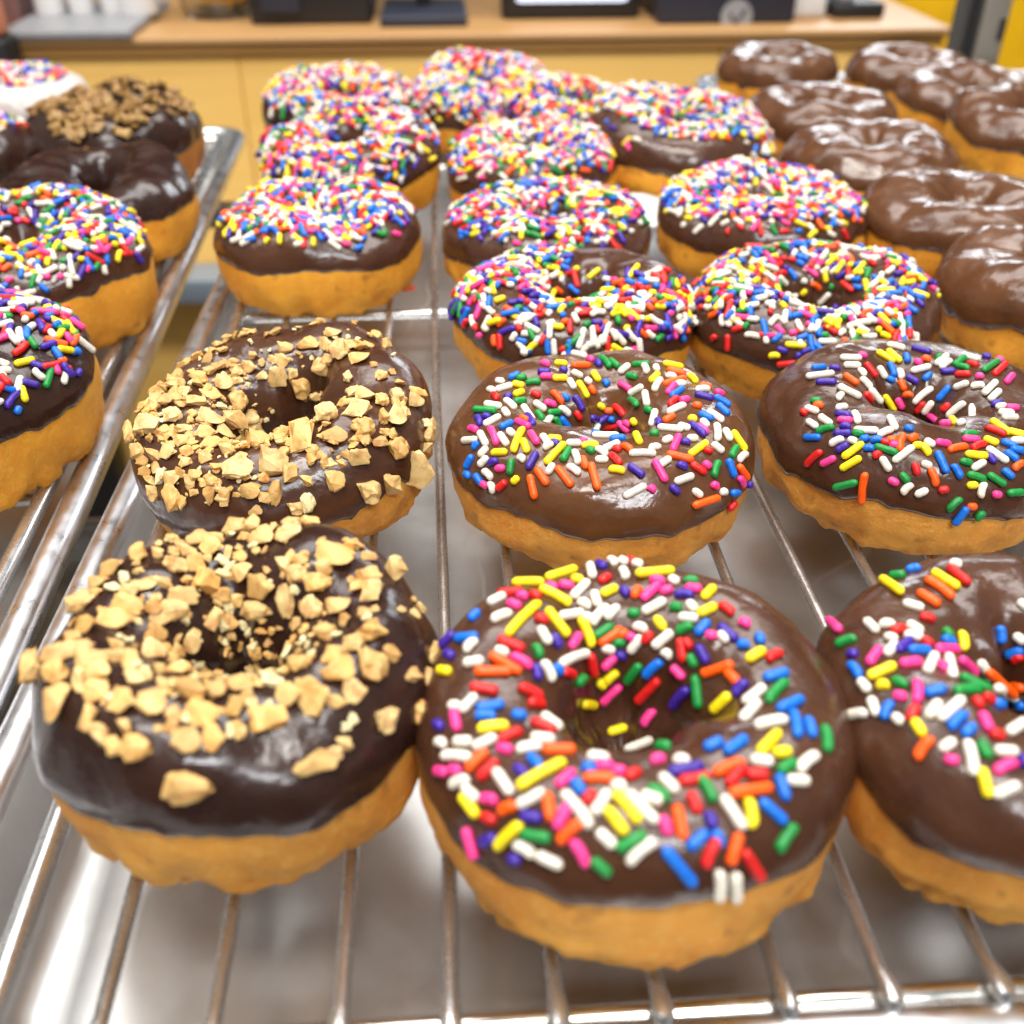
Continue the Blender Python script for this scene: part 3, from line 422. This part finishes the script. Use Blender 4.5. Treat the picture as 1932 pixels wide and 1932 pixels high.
# ------------------------------------------------------------------ donuts
def se(v, n): return math.copysign(abs(v) ** n, v)
class Donut:
    def __init__(s, **k): s.__dict__.update(k)
    well = 0
    def P(s, th, ph, off=0, fine=False):
        sd = s.seed * 7.31
        ct, st = math.cos(th), math.sin(th)
        lob = noise.noise(Vector((ct * 1.3 + sd, st * 1.3, .3))) * s.wob + noise.noise(Vector((ct * 3 + sd, st * 3, 4.3))) * s.wob * .35
        Ro = s.R * (1 + lob)
        ri = s.r * (1 + s.lobes * math.cos(s.nl * th + sd) + .25 * noise.noise(Vector((ct * 2 + sd, st * 2, 9.1))))
        Rc, a = (Ro + ri) / 2, (Ro - ri) / 2
        c, q = math.cos(ph), math.sin(ph)
        h = s.h * (1 + s.hw * noise.noise(Vector((ct * 1.1 + sd, st * 1.1, 17))))
        if q >= 0:
            rad = Rc + (a + off) * se(c, .88); z = h * .5 + (h * .5 + off) * se(q, .92)
            # dimple towards the hole
        else:
            tp = 1 - (.10 * min(1, -q) ** 1.3 if c > 0 else 0)
            rad = Rc + (a * tp + off) * se(c, .62 if c > 0 or not s.well else .9)
            if c < 0: rad = max(rad - a * s.well * min(1, -q * 1.7) * min(1, -c * 1.6), .003)
            z = h * .5 + (h * .5 + off) * se(q, .70)
        p = Vector((rad * ct, rad * st, z))
        nrm = Vector((c * ct, c * st, q * .9))
        d = noise.noise(p * 55 + Vector((sd, 0, 0))) * .0013 * s.lump + noise.noise(p * 120 + Vector((sd, 3, 0))) * .0005 * s.lump
        if fine:
            low = max(0, min(1, (h * .42 - z) / (h * .25)))
            low *= 1 if c > -.3 else .2
            k = noise.noise(p * 340 + Vector((sd, 1, 1))); k2 = noise.noise(p * 110 + Vector((sd, 5, 1)))
            d += low * (k * .0010 + (abs(k2) ** .5 * math.copysign(1, k2)) * .0017) + noise.noise(p * 700) * .00018
            cr = abs(noise.noise(p * 38 + Vector((sd, 8, 1))))
            if cr < .05: d -= (.05 - cr) / .05 * .0012 * low
        p += nrm * d
        return p
    def edge(s, th):
        """profile angle at which the glaze ends on the outside"""
        sd = s.seed * 3.7; ct, st = math.cos(th), math.sin(th)
        return s.ge + s.gv * (noise.noise(Vector((ct * 1.6 + sd, st * 1.6, 2))) + .45 * noise.noise(Vector((ct * 5 + sd, st * 5, 6))) + .35 * noise.noise(Vector((ct * 11 + sd, st * 11, 8)))) + s.gs * math.cos(th - s.gd)
    def body(s, nt=150, np_=56):
        V, F = [], []
        for i in range(nt):
            for j in range(np_): V.append(s.P(2 * math.pi * i / nt, 2 * math.pi * j / np_, 0, True))
        for i in range(nt):
            for j in range(np_):
                a, b = i * np_, ((i + 1) % nt) * np_
                F.append((a + j, b + j, b + (j + 1) % np_, a + (j + 1) % np_))
        for v in V: v.z = max(v.z, .0)
        return V, F
    def glaze(s, nt=150, np_=48):
        V, F = [], []; sd = s.seed
        for i in range(nt):
            th = 2 * math.pi * i / nt; e0 = s.edge(th); e1 = R(228)
            for j in range(np_):
                t = j / (np_ - 1); ph = e0 + (e1 - e0) * (t ** 1.25)
                if j < 6: off = [-.0009, .0001, .0008, .0010, .0011, .0012][j] * s.thick
                else: off = .0013 * s.thick
                if j > np_ - 4: off = [.0010, .0004, -.0006][j - np_ + 3]
                p = s.P(th, ph, off)
                if j >= 4:
                    w = noise.noise(p * 70 + Vector((sd, 9, 2))) * .0009 + noise.noise(Vector((p.x * 150, p.y * 150, p.z * 60 + sd))) * .00045
                    p += Vector((0, 0, 1)) * w * s.lump
                V.append(p)
        for i in range(nt):
            for j in range(np_ - 1):
                a, b = i * np_, ((i + 1) % nt) * np_
                F.append((a + j, b + j, b + j + 1, a + j + 1))
        return V, F

def capsule(r, L, bend=0, n=8):
    V, F = [], []; h = max(0, L / 2 - r)
    prof = [(-h - r, 0), (-h - r * .90, r * .55), (-h - r * .45, r * .93), (-h, r), (0, r * .97), (h, r), (h + r * .45, r * .93), (h + r * .90, r * .55), (h + r, 0)]
    def bz(x): return bend * (1 - (x / (L / 2)) ** 2)
    V.append((prof[0][0], bz(prof[0][0]), 0))
    for x, q in prof[1:-1]:
        for k in range(n):
            a = 2 * math.pi * k / n; V.append((x, q * math.cos(a) + bz(x), q * math.sin(a)))
    V.append((prof[-1][0], bz(prof[-1][0]), 0)); m = len(prof) - 2
    for k in range(n):
        F.append((0, 1 + (k + 1) % n, 1 + k))
        for i in range(m - 1):
            a, b = 1 + i * n, 1 + (i + 1) * n
            F.append((a + k, a + (k + 1) % n, b + (k + 1) % n, b + k))
        a = 1 + (m - 1) * n; F.append((a + k, a + (k + 1) % n, len(V) - 1))
    return V, F
SR = .00118
SHAPES = [(L, b) for L in (.0031, .0045, .0063, .0085) for b in (0, .0004)]
CAPS = [capsule(SR, L, b) for L, b in SHAPES]
CAPM = {}
def cap_mesh(i, c):
    if (i, c) not in CAPM:
        me = mesh('sprinkle', *CAPS[i]); me.materials.append(SM[c]); CAPM[(i, c)] = me
    return CAPM[(i, c)]
def merge(items, name, root, mats, matidx):
    """items: (verts, faces, matrix, key) merged into one mesh"""
    VS, FS, MI = [], [], []; off = 0
    for V, F, M, k in items:
        A = np.array(V); m = np.array(M); A = A @ m[:3, :3].T + m[:3, 3]
        VS.append(A); FS += [tuple(x + off for x in f) for f in F]; MI += [matidx[k]] * len(F); off += len(V)
    me = bpy.data.meshes.new(name); me.from_pydata(np.concatenate(VS).tolist(), [], FS)
    for m in mats: me.materials.append(m)
    me.polygons.foreach_set('material_index', MI); me.polygons.foreach_set('use_smooth', [True] * len(FS)); me.update()
    o = bpy.data.objects.new(name, me); COL.objects.link(o); o.parent = root; o['kind'] = 'stuff'; return o
def frame(x, n, at, sc=(1, 1, 1)):
    x = (x - n * x.dot(n)).normalized(); y = n.cross(x).normalized()
    M = Matrix((x, y, n)).transposed().to_4x4()
    return Matrix.Translation(at) @ M @ Matrix.Diagonal((*sc, 1))
def shown(root_mat, M, n):
    p = root_mat @ M.translation; v = Vector((0, 0, CAMH)) - p; d = v.length
    f = (root_mat.to_3x3() @ n).dot(v / d)
    y = p.y; x = abs(p.x)
    inside = 1 if x < (y * math.cos(PITCH) + (CAMH - p.z) * math.sin(PITCH)) * .5 else .01
    return max(f + .15, .001) / d / d * inside

def sprinkle_random(D, N, rnd, dens, spacing=.0017, lift=(.3, .6), scale=1.0, white=1.0):
    out = []; pts = []; tries = 0; grid = {}
    w = [CW[0] * white] + CW[1:]
    while len(out) < N and tries < N * 30:
        tries += 1
        th = rnd.uniform(0, 2 * math.pi); e0 = D.edge(th) + R(16); ph = rnd.uniform(e0, R(200))
        if rnd.random() > dens(th, ph) * (.2 if ph > R(136) else 1): continue
        p = D.P(th, ph, .0014); dt = D.P(th + .02, ph, .0014) - p; dp = D.P(th, ph + .02, .0014) - p
        if rnd.random() > dt.length / (.02 * D.R * 1.02): continue
        n = dp.cross(dt)
        if n.length < 1e-9: continue
        n.normalize(); cc = Vector((math.cos(th) * (D.R + D.r) / 2, math.sin(th) * (D.R + D.r) / 2, D.h / 2))
        if n.dot(p - cc) < 0: n = -n
        key = (int(p.x // .004), int(p.y // .004), int(p.z // .004)); close = 0
        for a in (-1, 0, 1):
            for b in (-1, 0, 1):
                for c in (-1, 0, 1):
                    for q in grid.get((key[0] + a, key[1] + b, key[2] + c), ()):
                        if (q - p).length < spacing: close += 1
        if close and rnd.random() > .12: continue
        grid.setdefault(key, []).append(p)
        x = (dt.normalized() * math.cos(a_ := rnd.uniform(0, math.pi)) + dp.normalized() * math.sin(a_)) + n * rnd.uniform(-.12, .12)
        i = rnd.choices(range(8), [2, 2, 4, 3, 4, 3, 1, .7])[0]
        nn = n if not close else n
        up = rnd.uniform(*lift) + (1.0 if close else 0)
        M = frame(x, (n + Vector((rnd.uniform(-.1, .1), rnd.uniform(-.1, .1), 0))).normalized(), p + n * SR * up, (scale * rnd.uniform(.82, 1.08) * .95, scale * .95, scale * .95))
        out.append((i, rnd.choices(KEYS, w)[0], M, n))
    return out
def sprinkle_traced(D, root, table, ox, oy, k, bvh):
    inv = root.matrix_world.inverted(); o = inv @ Vector((0, 0, CAMH)); r3 = inv.to_3x3(); out = []
    for t in table.split(';'):
        a = t.split(); x0, y0, x1, y1 = map(float, a[:4]); c = a[4]
        px = [(ox + k * x0, oy + k * y0), (ox + k * x1, oy + k * y1), (ox + k * (x0 + x1) / 2, oy + k * (y0 + y1) / 2)]
        h = [bvh.ray_cast(o, (r3 @ ray(*p)).normalized()) for p in px]
        if h[2][0] is None: continue
        mid, n = h[2][0], h[2][1]
        if n.dot(o - mid) < 0: n = -n
        d = (o - mid).length
        if h[0][0] is not None and h[1][0] is not None and (h[0][0] - h[1][0]).length < .016:
            ax = h[1][0] - h[0][0]
        else:
            q = [o + (r3 @ ray(*p)).normalized() * d for p in px[:2]]; ax = q[1] - q[0]
        L = min(max(ax.length + .0011, .0027), .0125)
        if ax.length < 1e-5: ax = Vector((1, .3, 0))
        i = min(range(8), key=lambda j: abs(SHAPES[j][0] - L) + (.0002 if (j % 2) != (len(out) % 3 == 0) else 0))
        M = frame(ax, n, mid + n * SR * .38, (L / SHAPES[i][0], .94, .94)); out.append((i, c, M, n))
    return out
def put_sprinkles(root, items):
    rm = root.matrix_world
    items = sorted(items, key=lambda t: -shown(rm, t[2], t[3]))
    for i, c, M, n in items[:100]:
        o = bpy.data.objects.new('sprinkle', cap_mesh(i, c)); COL.objects.link(o); o.parent = root; o.matrix_local = M
    if items[100:]:
        merge([(CAPS[i][0], CAPS[i][1], M, c) for i, c, M, n in items[100:]], 'sprinkles', root, [SM[k] for k in KEYS], {k: j for j, k in enumerate(KEYS)})

# nut chunks
def chunk(rnd, ang=.55):
    bm = bmesh.new()
    for _ in range(rnd.randint(12, 18)):
        v = Vector((rnd.gauss(0, 1), rnd.gauss(0, 1), rnd.gauss(0, 1))).normalized()
        m = max(abs(v.x), abs(v.y), abs(v.z)); v = v * (1 - ang) + v / m * ang * .85
        bm.verts.new((v.x * .5, v.y * .5, v.z * .5))
    r = bmesh.ops.convex_hull(bm, input=bm.verts)
    bmesh.ops.delete(bm, geom=[g_ for g_ in r['geom_interior'] if isinstance(g_, bmesh.types.BMVert)], context='VERTS')
    bmesh.ops.dissolve_limit(bm, angle_limit=R(14), verts=bm.verts, edges=bm.edges)
    bmesh.ops.bevel(bm, geom=list(bm.edges), offset=.10, segments=3, profile=.6, affect='EDGES', clamp_overlap=True)
    bmesh.ops.triangulate(bm, faces=bm.faces); bmesh.ops.recalc_face_normals(bm, faces=bm.faces)
    bmesh.ops.subdivide_edges(bm, edges=bm.edges, cuts=1, use_grid_fill=True)
    bmesh.ops.smooth_vert(bm, verts=bm.verts, factor=.35, use_axis_x=True, use_axis_y=True, use_axis_z=True)
    q = rnd.random() * 50
    for v in bm.verts: v.co += v.co.normalized() * (noise.noise(v.co * 3.5 + Vector((q, 0, 0))) * .13 + noise.noise(v.co * 9 + Vector((q, 3, 0))) * .045)
    bmesh.ops.triangulate(bm, faces=bm.faces)
    xs = [[v.co[i] for v in bm.verts] for i in range(3)]
    for v in bm.verts:
        for i in range(3): v.co[i] = (v.co[i] - (max(xs[i]) + min(xs[i])) / 2) / (max(xs[i]) - min(xs[i]))
    bm.verts.index_update(); V = [tuple(v.co) for v in bm.verts]; F = [tuple(v.index for v in f.verts) for f in bm.faces]; bm.free(); return V, F
rndn = random.Random(11)
CH = [chunk(rndn) for _ in range(16)]
NM = {'': NUT, 't': NUT_T, 'k': NUT_P, 'c': CRUMB}; CHM = {}
def chunk_mesh(i, c, name):
    if (i, c) not in CHM:
        me = mesh(name, *CH[i]); me.materials.append(NM[c])
        try: me.set_sharp_from_angle(angle=R(50))
        except Exception: pass
        CHM[(i, c)] = me
    return CHM[(i, c)]
def nuts_traced(root, table, ox, oy, k, bvh, rnd, sz=1.0):
    inv = root.matrix_world.inverted(); o = inv @ Vector((0, 0, CAMH)); r3 = inv.to_3x3(); out = []
    for t in table.split(';'):
        a = t.split(); x, y, w, h = map(float, a[:4]); c = a[4] if len(a) > 4 else ''
        d_ = (r3 @ ray(ox + k * x, oy + k * y)).normalized(); hit = bvh.ray_cast(o, d_)
        if hit[0] is None:
            nr = None
            for dx, dy in ((12, 0), (-12, 0), (0, 14), (14, 14), (-14, 14), (-24, 6), (24, 6), (0, 28), (-38, 8), (38, 8)):
                q = bvh.ray_cast(o, (r3 @ ray(ox + k * x + dx, oy + k * y + dy)).normalized())
                if q[0] is not None: nr = (q, dx, dy); break
            if nr is None: continue
            hit = nr[0]
        p, n = hit[0], hit[1]
        if n.dot(o - p) < 0: n = -n
        d = (o - p).length * .95; m = k / 1932 * d * sz
        W_, H_ = w * m, h * m
        nn = (n * .75 + (o - p).normalized() * .35).normalized()
        T = min(W_, H_) * rnd.uniform(.7, .95)
        M = frame(r3 @ Vector((1, 0, 0)) + Vector((rnd.uniform(-.3, .3), rnd.uniform(-.3, .3), 0)), nn, p + n * T * .30, (W_ * 1.02, H_ * 1.10, T))
        out.append((rnd.randrange(len(CH)), c, M, n))
    return out
def chunks_random(D, N, rnd, dens, s0, s1, cols, lift=.25, emax=R(185), emin=R(14)):
    out = []; tries = 0
    while len(out) < N and tries < N * 40:
        tries += 1
        th = rnd.uniform(0, 2 * math.pi); ph = rnd.uniform(D.edge(th) + emin, emax)
        if rnd.random() > dens(th, ph): continue
        p = D.P(th, ph, .0013); dt = D.P(th + .02, ph, .0013) - p; dp = D.P(th, ph + .02, .0013) - p
        n = dp.cross(dt)
        if n.length < 1e-9: continue
        n.normalize(); cc = Vector((math.cos(th) * (D.R + D.r) / 2, math.sin(th) * (D.R + D.r) / 2, D.h / 2))
        if n.dot(p - cc) < 0: n = -n
        s_ = rnd.uniform(s0, s1); a_ = rnd.uniform(0, 6.28)
        x = dt.normalized() * math.cos(a_) + dp.normalized() * math.sin(a_)
        nn = (n + Vector((rnd.uniform(-.4, .4), rnd.uniform(-.4, .4), 0))).normalized()
        M = frame(x, nn, p + n * s_ * lift, (s_ * rnd.uniform(.9, 1.5), s_ * rnd.uniform(.7, 1), s_ * rnd.uniform(.5, .75)))
        out.append((rnd.randrange(len(CH)), rnd.choice(cols), M, n))
    return out
def put_chunks(root, items, name, plural, extra=()):
    rm = root.matrix_world
    items = sorted(items, key=lambda t: -shown(rm, t[2], t[3]) * (t[2].to_scale().x * t[2].to_scale().y))
    for i, c, M, n in items[:100]:
        o = bpy.data.objects.new(name, chunk_mesh(i, c, name)); COL.objects.link(o); o.parent = root; o.matrix_local = M
    rest = list(items[100:]) + list(extra)
    if rest:
        ks = sorted({t[1] for t in rest})
        o = merge([(CH[i][0], CH[i][1], M, c) for i, c, M, n in rest], plural, root, [NM[k] for k in ks], {k: j for j, k in enumerate(ks)})
        try: o.data.set_sharp_from_angle(angle=R(50))
        except Exception: pass

def donut(label, x, y, Rr=44, h=34, seed=1, r=9, z=0, tilt=(0, 0), group=None, gm=GLAZE, cm=CAKE, ge=2, gv=9, gs=0, gd=-90, wob=.05, lobes=.12, nl=5, hw=.12, lump=1, thick=1, well=0, name='donut', cat='donut'):
    D = Donut(R=Rr / 1000, h=h / 1000, r=r / 1000, seed=seed, ge=R(ge), gv=R(gv), gs=R(gs), gd=R(gd), wob=wob, lobes=lobes, nl=nl, hw=hw, lump=lump, thick=thick, well=well)
    root = tag(empty(name, (x / 1000, y / 1000, z / 1000), (R(tilt[0]), R(tilt[1]), 0)), label, cat, group)
    bpy.context.view_layer.update()
    far = y > 330
    if cm is CAKE and (far or x < -150): cm = CAKE_GOLD
    link('cake', mesh('cake', *D.body(110 if far else 200, 40 if far else 72)), root, [cm])
    V, F = D.glaze(110 if far else 200, 40 if far else 60)
    link('glaze', mesh('glaze', V, F), root, [gm])
    return D, root, BVHTree.FromPolygons(V, F)
ALL = lambda th, ph: 1
def front_bare(k=1.0, lo=40, hi=70):
    """few toppings low on the side"""
    def f(th, ph):
        d = math.degrees(ph); return 1 if d > hi else (max(0, (d - lo) / (hi - lo)) * k)
    return f
GS = 'sprinkle donuts on the middle rack'; GP = 'peanut donuts on the middle rack'; GC = 'plain chocolate donuts on the right rack'; GL_ = 'donuts on the left rack'

Z6 = (0, 904.0, .4345)
D, rt, bv = donut(
    'chocolate donut covered in chopped peanuts, the one nearest the camera at the front left', -56, 155.9, 40.6, 41, 3, 10, group=GP, gm=GLAZE_DARK, ge=4, gv=7, gs=4, wob=.04)
rnd = random.Random(5)
it = nuts_traced(rt, T_N1, 0, 904, .4345, bv, rnd)
put_chunks(rt, it, 'peanut_piece', 'peanut_pieces', chunks_random(D, 320, rnd, front_bare(1, 66, 90), .0007, .0028, ['', 'k', 't']))
D, rt, bv = donut('peanut donut with a bare glossy patch round its hole, behind the frontmost peanut donut', -65.7, 266, 44, 34.5, 8, 14.5, z=1, group=GP, gm=GLAZE, ge=0, gv=10, tilt=(7, -6), wob=.05, nl=4, lobes=.22)
rnd = random.Random(6)
it = nuts_traced(rt, T_N2, 0, 323, .3677, bv, rnd, .93)
put_chunks(rt, it, 'peanut_piece', 'peanut_pieces', chunks_random(D, 420, rnd, lambda th, ph: front_bare(1, 40, 70)(th, ph) * (1 if math.cos(th - 3.9) > -.1 else .12), .0007, .0020, ['', 'k', 'k', 't']) + chunks_random(D, 175, rnd, lambda th, ph: front_bare(1, 30, 60)(th, ph) * (1 if math.cos(th - 3.7) > -.15 and ph < R(120) else (.55 if ph < R(85) else .05)), .0020, .0042, ['', '', 't']))

D, rt, bv = donut('large sprinkle donut with a wide dark hole, nearest the camera at the front centre', 24.1, 144.0, 42.8, 38, 12, 13, group=GS, ge=9, gv=8, gs=5, wob=.03, lobes=.1, nl=3, lump=.8, well=1.0)
put_sprinkles(rt, sprinkle_traced(D, rt, T_S1, 774.9, 1033.2, .4345, bv))
D, rt, bv = donut('sprinkle donut with a star shaped hole and bare glossy front, behind the front centre donut', 25.6, 259, 44.4, 34, 21, 8, group=GS, gm=GLAZE_MILK, ge=2, gv=7, lobes=.45, nl=3, wob=.04)
put_sprinkles(rt, sprinkle_traced(D, rt, T_S2, 710.3, 387.4, .3677, bv))
D, rt, bv = donut('large sprinkle donut second from the front at the right edge, touching the frontmost right one', 119.9, 266.7, 43.6, 34, 33, 10, group=GS, ge=2, gv=8, wob=.04, lobes=.2)
put_sprinkles(rt, sprinkle_traced(D, rt, T_S13, 1291.4, 452, .3342, bv))
D, rt, bv = donut('frontmost sprinkle donut cut by the right edge, with bare glaze on its back', 106, 149, 43.5, 36, 41, 10, group=GS, ge=6, gv=8, gs=2, wob=.04, lobes=.2)
put_sprinkles(rt, sprinkle_traced(D, rt, T_S14, 1517.4, 1000.8, .3675, bv))

def spr(label, x, y, Rr=43.5, h=34, seed=1, N=420, dens=None, white=1, **k):
    k.setdefault('r', 11)
    D, rt, bv = donut(label, x, y, Rr, h, seed, group=k.pop('group', GS), **k)
    put_sprinkles(rt, sprinkle_random(D, int(N * 1.3), random.Random(seed * 13 + 1), dens or front_bare(.6, 25, 60), white=white)); return D, rt
spr('sprinkle donut with one bare brown patch at its upper right, behind the star holed donut', 22.5, 352, 43, 33, 51, N=400,
    dens=lambda th, ph: (0 if (math.cos(th - R(50)) > .78 and math.degrees(ph) < 125) else 1) * (1 if math.degrees(ph) > 30 else .45), ge=2)
spr('sprinkle donut with a round open hole beside the nearest plain chocolate donut', 111.4, 352.6, 44.8, 32, 57, N=520, r=14, ge=4, tilt=(2, 0),
    dens=lambda th, ph: (0 if (math.cos(th + R(25)) > .9 and math.degrees(ph) < 70) else 1) * (1 if math.degrees(ph) > 35 else .4))
spr('thickly sprinkled donut directly behind the sprinkle donut with the round open hole', 112.4, 457, 45.5, 33, 63, N=620, r=8)
spr('sprinkle donut in the centre column, just behind the one with a bare patch', 14.5, 433, 44.6, 33, 68, N=480, dens=front_bare(.7, 38, 66))
spr('sprinkle donut alone at the left edge of the middle rack, behind the peanut donuts', -82.7, 425, 43.4, 35.5, 73, N=560, dens=front_bare(.5, 40, 62), ge=8, gv=7, r=7)
spr('sprinkle donut fifth from the front in the centre column, cake showing at its right', 10.3, 532, 43, 34, 79, N=560, tilt=(2, -3))
spr('tilted sprinkle donut behind the lone left one, its glazed right side bare', -79.2, 530, 43.8, 38, 83, N=560, tilt=(7, -4), z=3, dens=lambda th, ph: (.25 if math.cos(th) > .8 and math.degrees(ph) < 70 else 1) * (1 if math.degrees(ph) > 35 else .5), r=11)
spr('farthest left of the sprinkle donuts on the middle rack, dark glaze showing at its left', -103, 640, 46, 38, 87, N=600, tilt=(5, 2), gm=GLAZE_DARK, r=10)
spr('highest sprinkle donut at the back of the middle rack, almost wholly covered', -16.6, 655, 43, 40, 91, N=760, tilt=(10, -2), z=3, dens=front_bare(.8, 10, 40), r=5)
spr('wide sprinkle donut leaning toward the plain chocolate donuts at the back, bare dark front', 86, 566, 51, 38, 95, N=640, tilt=(5, 5), z=3, dens=lambda th, ph: 1 if math.degrees(ph) > (66 if math.cos(th + R(110)) > .3 else 30) else .05, r=10, gm=GLAZE)

spr('sprinkle donut wedged between the highest back one and the one in front, leaning right', 33, 601, 40, 34, 99, N=430, tilt=(4, 7), z=7, dens=front_bare(.8, 20, 50))
def choc(label, x, y, Rr=44, h=33, seed=1, **k):
    return donut(label, x, y, Rr, h, seed, group=k.pop('group', GC), gm=k.pop('gm', GLAZE_MILK), lump=k.pop('lump', 1.2), thick=1.35, **k)
choc('plain chocolate donut at the back left corner of the right rack, white shine on top', 182.3, 752, 40, 33, 101, r=11)
choc('farthest right plain chocolate donut, in front of the metal post', 271, 745, 42, 33, 102, r=12)
choc('plain chocolate donut with a shiny ringed hole, in front of the back left one', 180.8, 628, 43.5, 33, 103, r=12)
choc('plain chocolate donut in the second row from the back, at the right edge', 286, 676, 43.5, 33, 104, r=9, tilt=(3, 2))
choc('plain chocolate donut in the middle of the right rack, with wavy lumps of glaze', 186, 541, 43.5, 33, 105, r=6, lump=1.6)
choc('plain chocolate donut cut by the right edge, third row from the back, tilted', 293, 600, 44, 36, 106, r=8, tilt=(5, 4), lump=1.5)
choc('large plain chocolate donut at the right edge with streaky white shine and tall cake side', 203, 450, 45, 34, 107, r=8, ge=6)
choc('plain chocolate donut cut by the right edge, nearest of the plain ones', 212, 369, 45.5, 36, 108, r=7, lump=1.5, ge=-4)

# left rack
D, rt, bv = donut('white glazed donut with pink and blue sprinkles at the far back left', -307, 664, 46, 36, 111, 9, group=GL_, gm=GLAZE_WHITE, cm=CAKE_DARK, ge=6)
put_sprinkles(rt, sprinkle_random(D, 330, random.Random(9), front_bare(.2, 60, 75), white=.6))
D, rt, bv = donut('dark chocolate donut topped with brown crumbs at the back of the left rack', -216, 578, 46, 41, 113, 9, group=GL_, gm=GLAZE_DARK, cm=CAKE_DARK, ge=6, tilt=(5, 0))
rnd = random.Random(7)
put_chunks(rt, chunks_random(D, 480, rnd, front_bare(.45, 30, 60), .003, .0066, ['c', 'c', 'c'], .3), 'crumb', 'crumbs')
D, rt, bv = donut('sprinkle donut with lumpy shiny glaze, cut by the left edge at mid distance', -293, 548, 45, 36, 117, 9, group=GL_, gm=GLAZE_DARK, ge=-5, lump=2)
put_sprinkles(rt, sprinkle_random(D, 260, random.Random(10), front_bare(.3, 50, 75)))
choc('plain dark chocolate donut with a long twisted fold in its glaze, on the left rack', -194, 478, 44.6, 36, 119, group=GL_, gm=GLAZE_DARK, r=13, ge=16, lump=1.3, tilt=(1, 3), nl=2, lobes=.5)
spr('tall sprinkle donut on the left rack, second from the front, thick golden cake side', -189, 388, 44.5, 43, 123, N=520, group=GL_, ge=14, gv=10, gm=GLAZE, dens=front_bare(.6, 24, 44), r=8, tilt=(3, 2))
spr('front sprinkle donut on the left rack, cut by the left edge', -179.5, 286, 45, 44, 127, N=430, group=GL_, ge=14, gv=7, gm=GLAZE_DARK, dens=front_bare(.7, 24, 46), r=8, tilt=(2, 3))
# donuts on the shelf below, glimpsed between the pans
choc('plain chocolate donut on the lower shelf, seen through the gap beside the nut donuts', -146, 335, 42, 33, 131, z=-194.5, group='donuts on the lower shelf')
choc('plain chocolate donut on the lower shelf, nearer one seen through the gap', -150, 240, 42, 33, 133, z=-194.5, group='donuts on the lower shelf')

# ------------------------------------------------------------------ small loose things
for px, py, zz, c, ang, lab in [(770, 545, .0008, 'o', 20, 'single orange sprinkle fallen on the rack below the lone left sprinkle donut'), (1225, 530, .0012, 'p', 70, 'single pink sprinkle fallen on the rack right of the donut with a bare patch')]:
    p = un(px, py, zz)
    o = tag(bpy.data.objects.new('sprinkle', cap_mesh(5, c)), lab, 'sprinkle'); COL.objects.link(o); o.location = p; o.rotation_euler = (0, 0, R(ang))
p = un(1205, 412, .006); V = []; F = []
n = 10
for lay in (0, 1):
    for i in range(n):
        for j in range(n):
            u, v = i / (n - 1) - .5, j / (n - 1) - .5
            V.append((p.x + u * .034, p.y + v * .04, .0015 + lay * .0006 + .006 * v * v * 4 + .002 * math.sin(u * 5 + v * 3) + .002))
for i in range(n - 1):
    for j in range(n - 1):
        a = i * n + j; F.append((a, a + n, a + n + 1, a + 1)); b = a + n * n; F.append((b, b + 1, b + n + 1, b + n))
o = link('paper_scrap', mesh('paper_scrap', V, F), None, [WHITEP]); tag(o, 'small white paper scrap tucked between sprinkle donuts on the middle rack', 'paper')
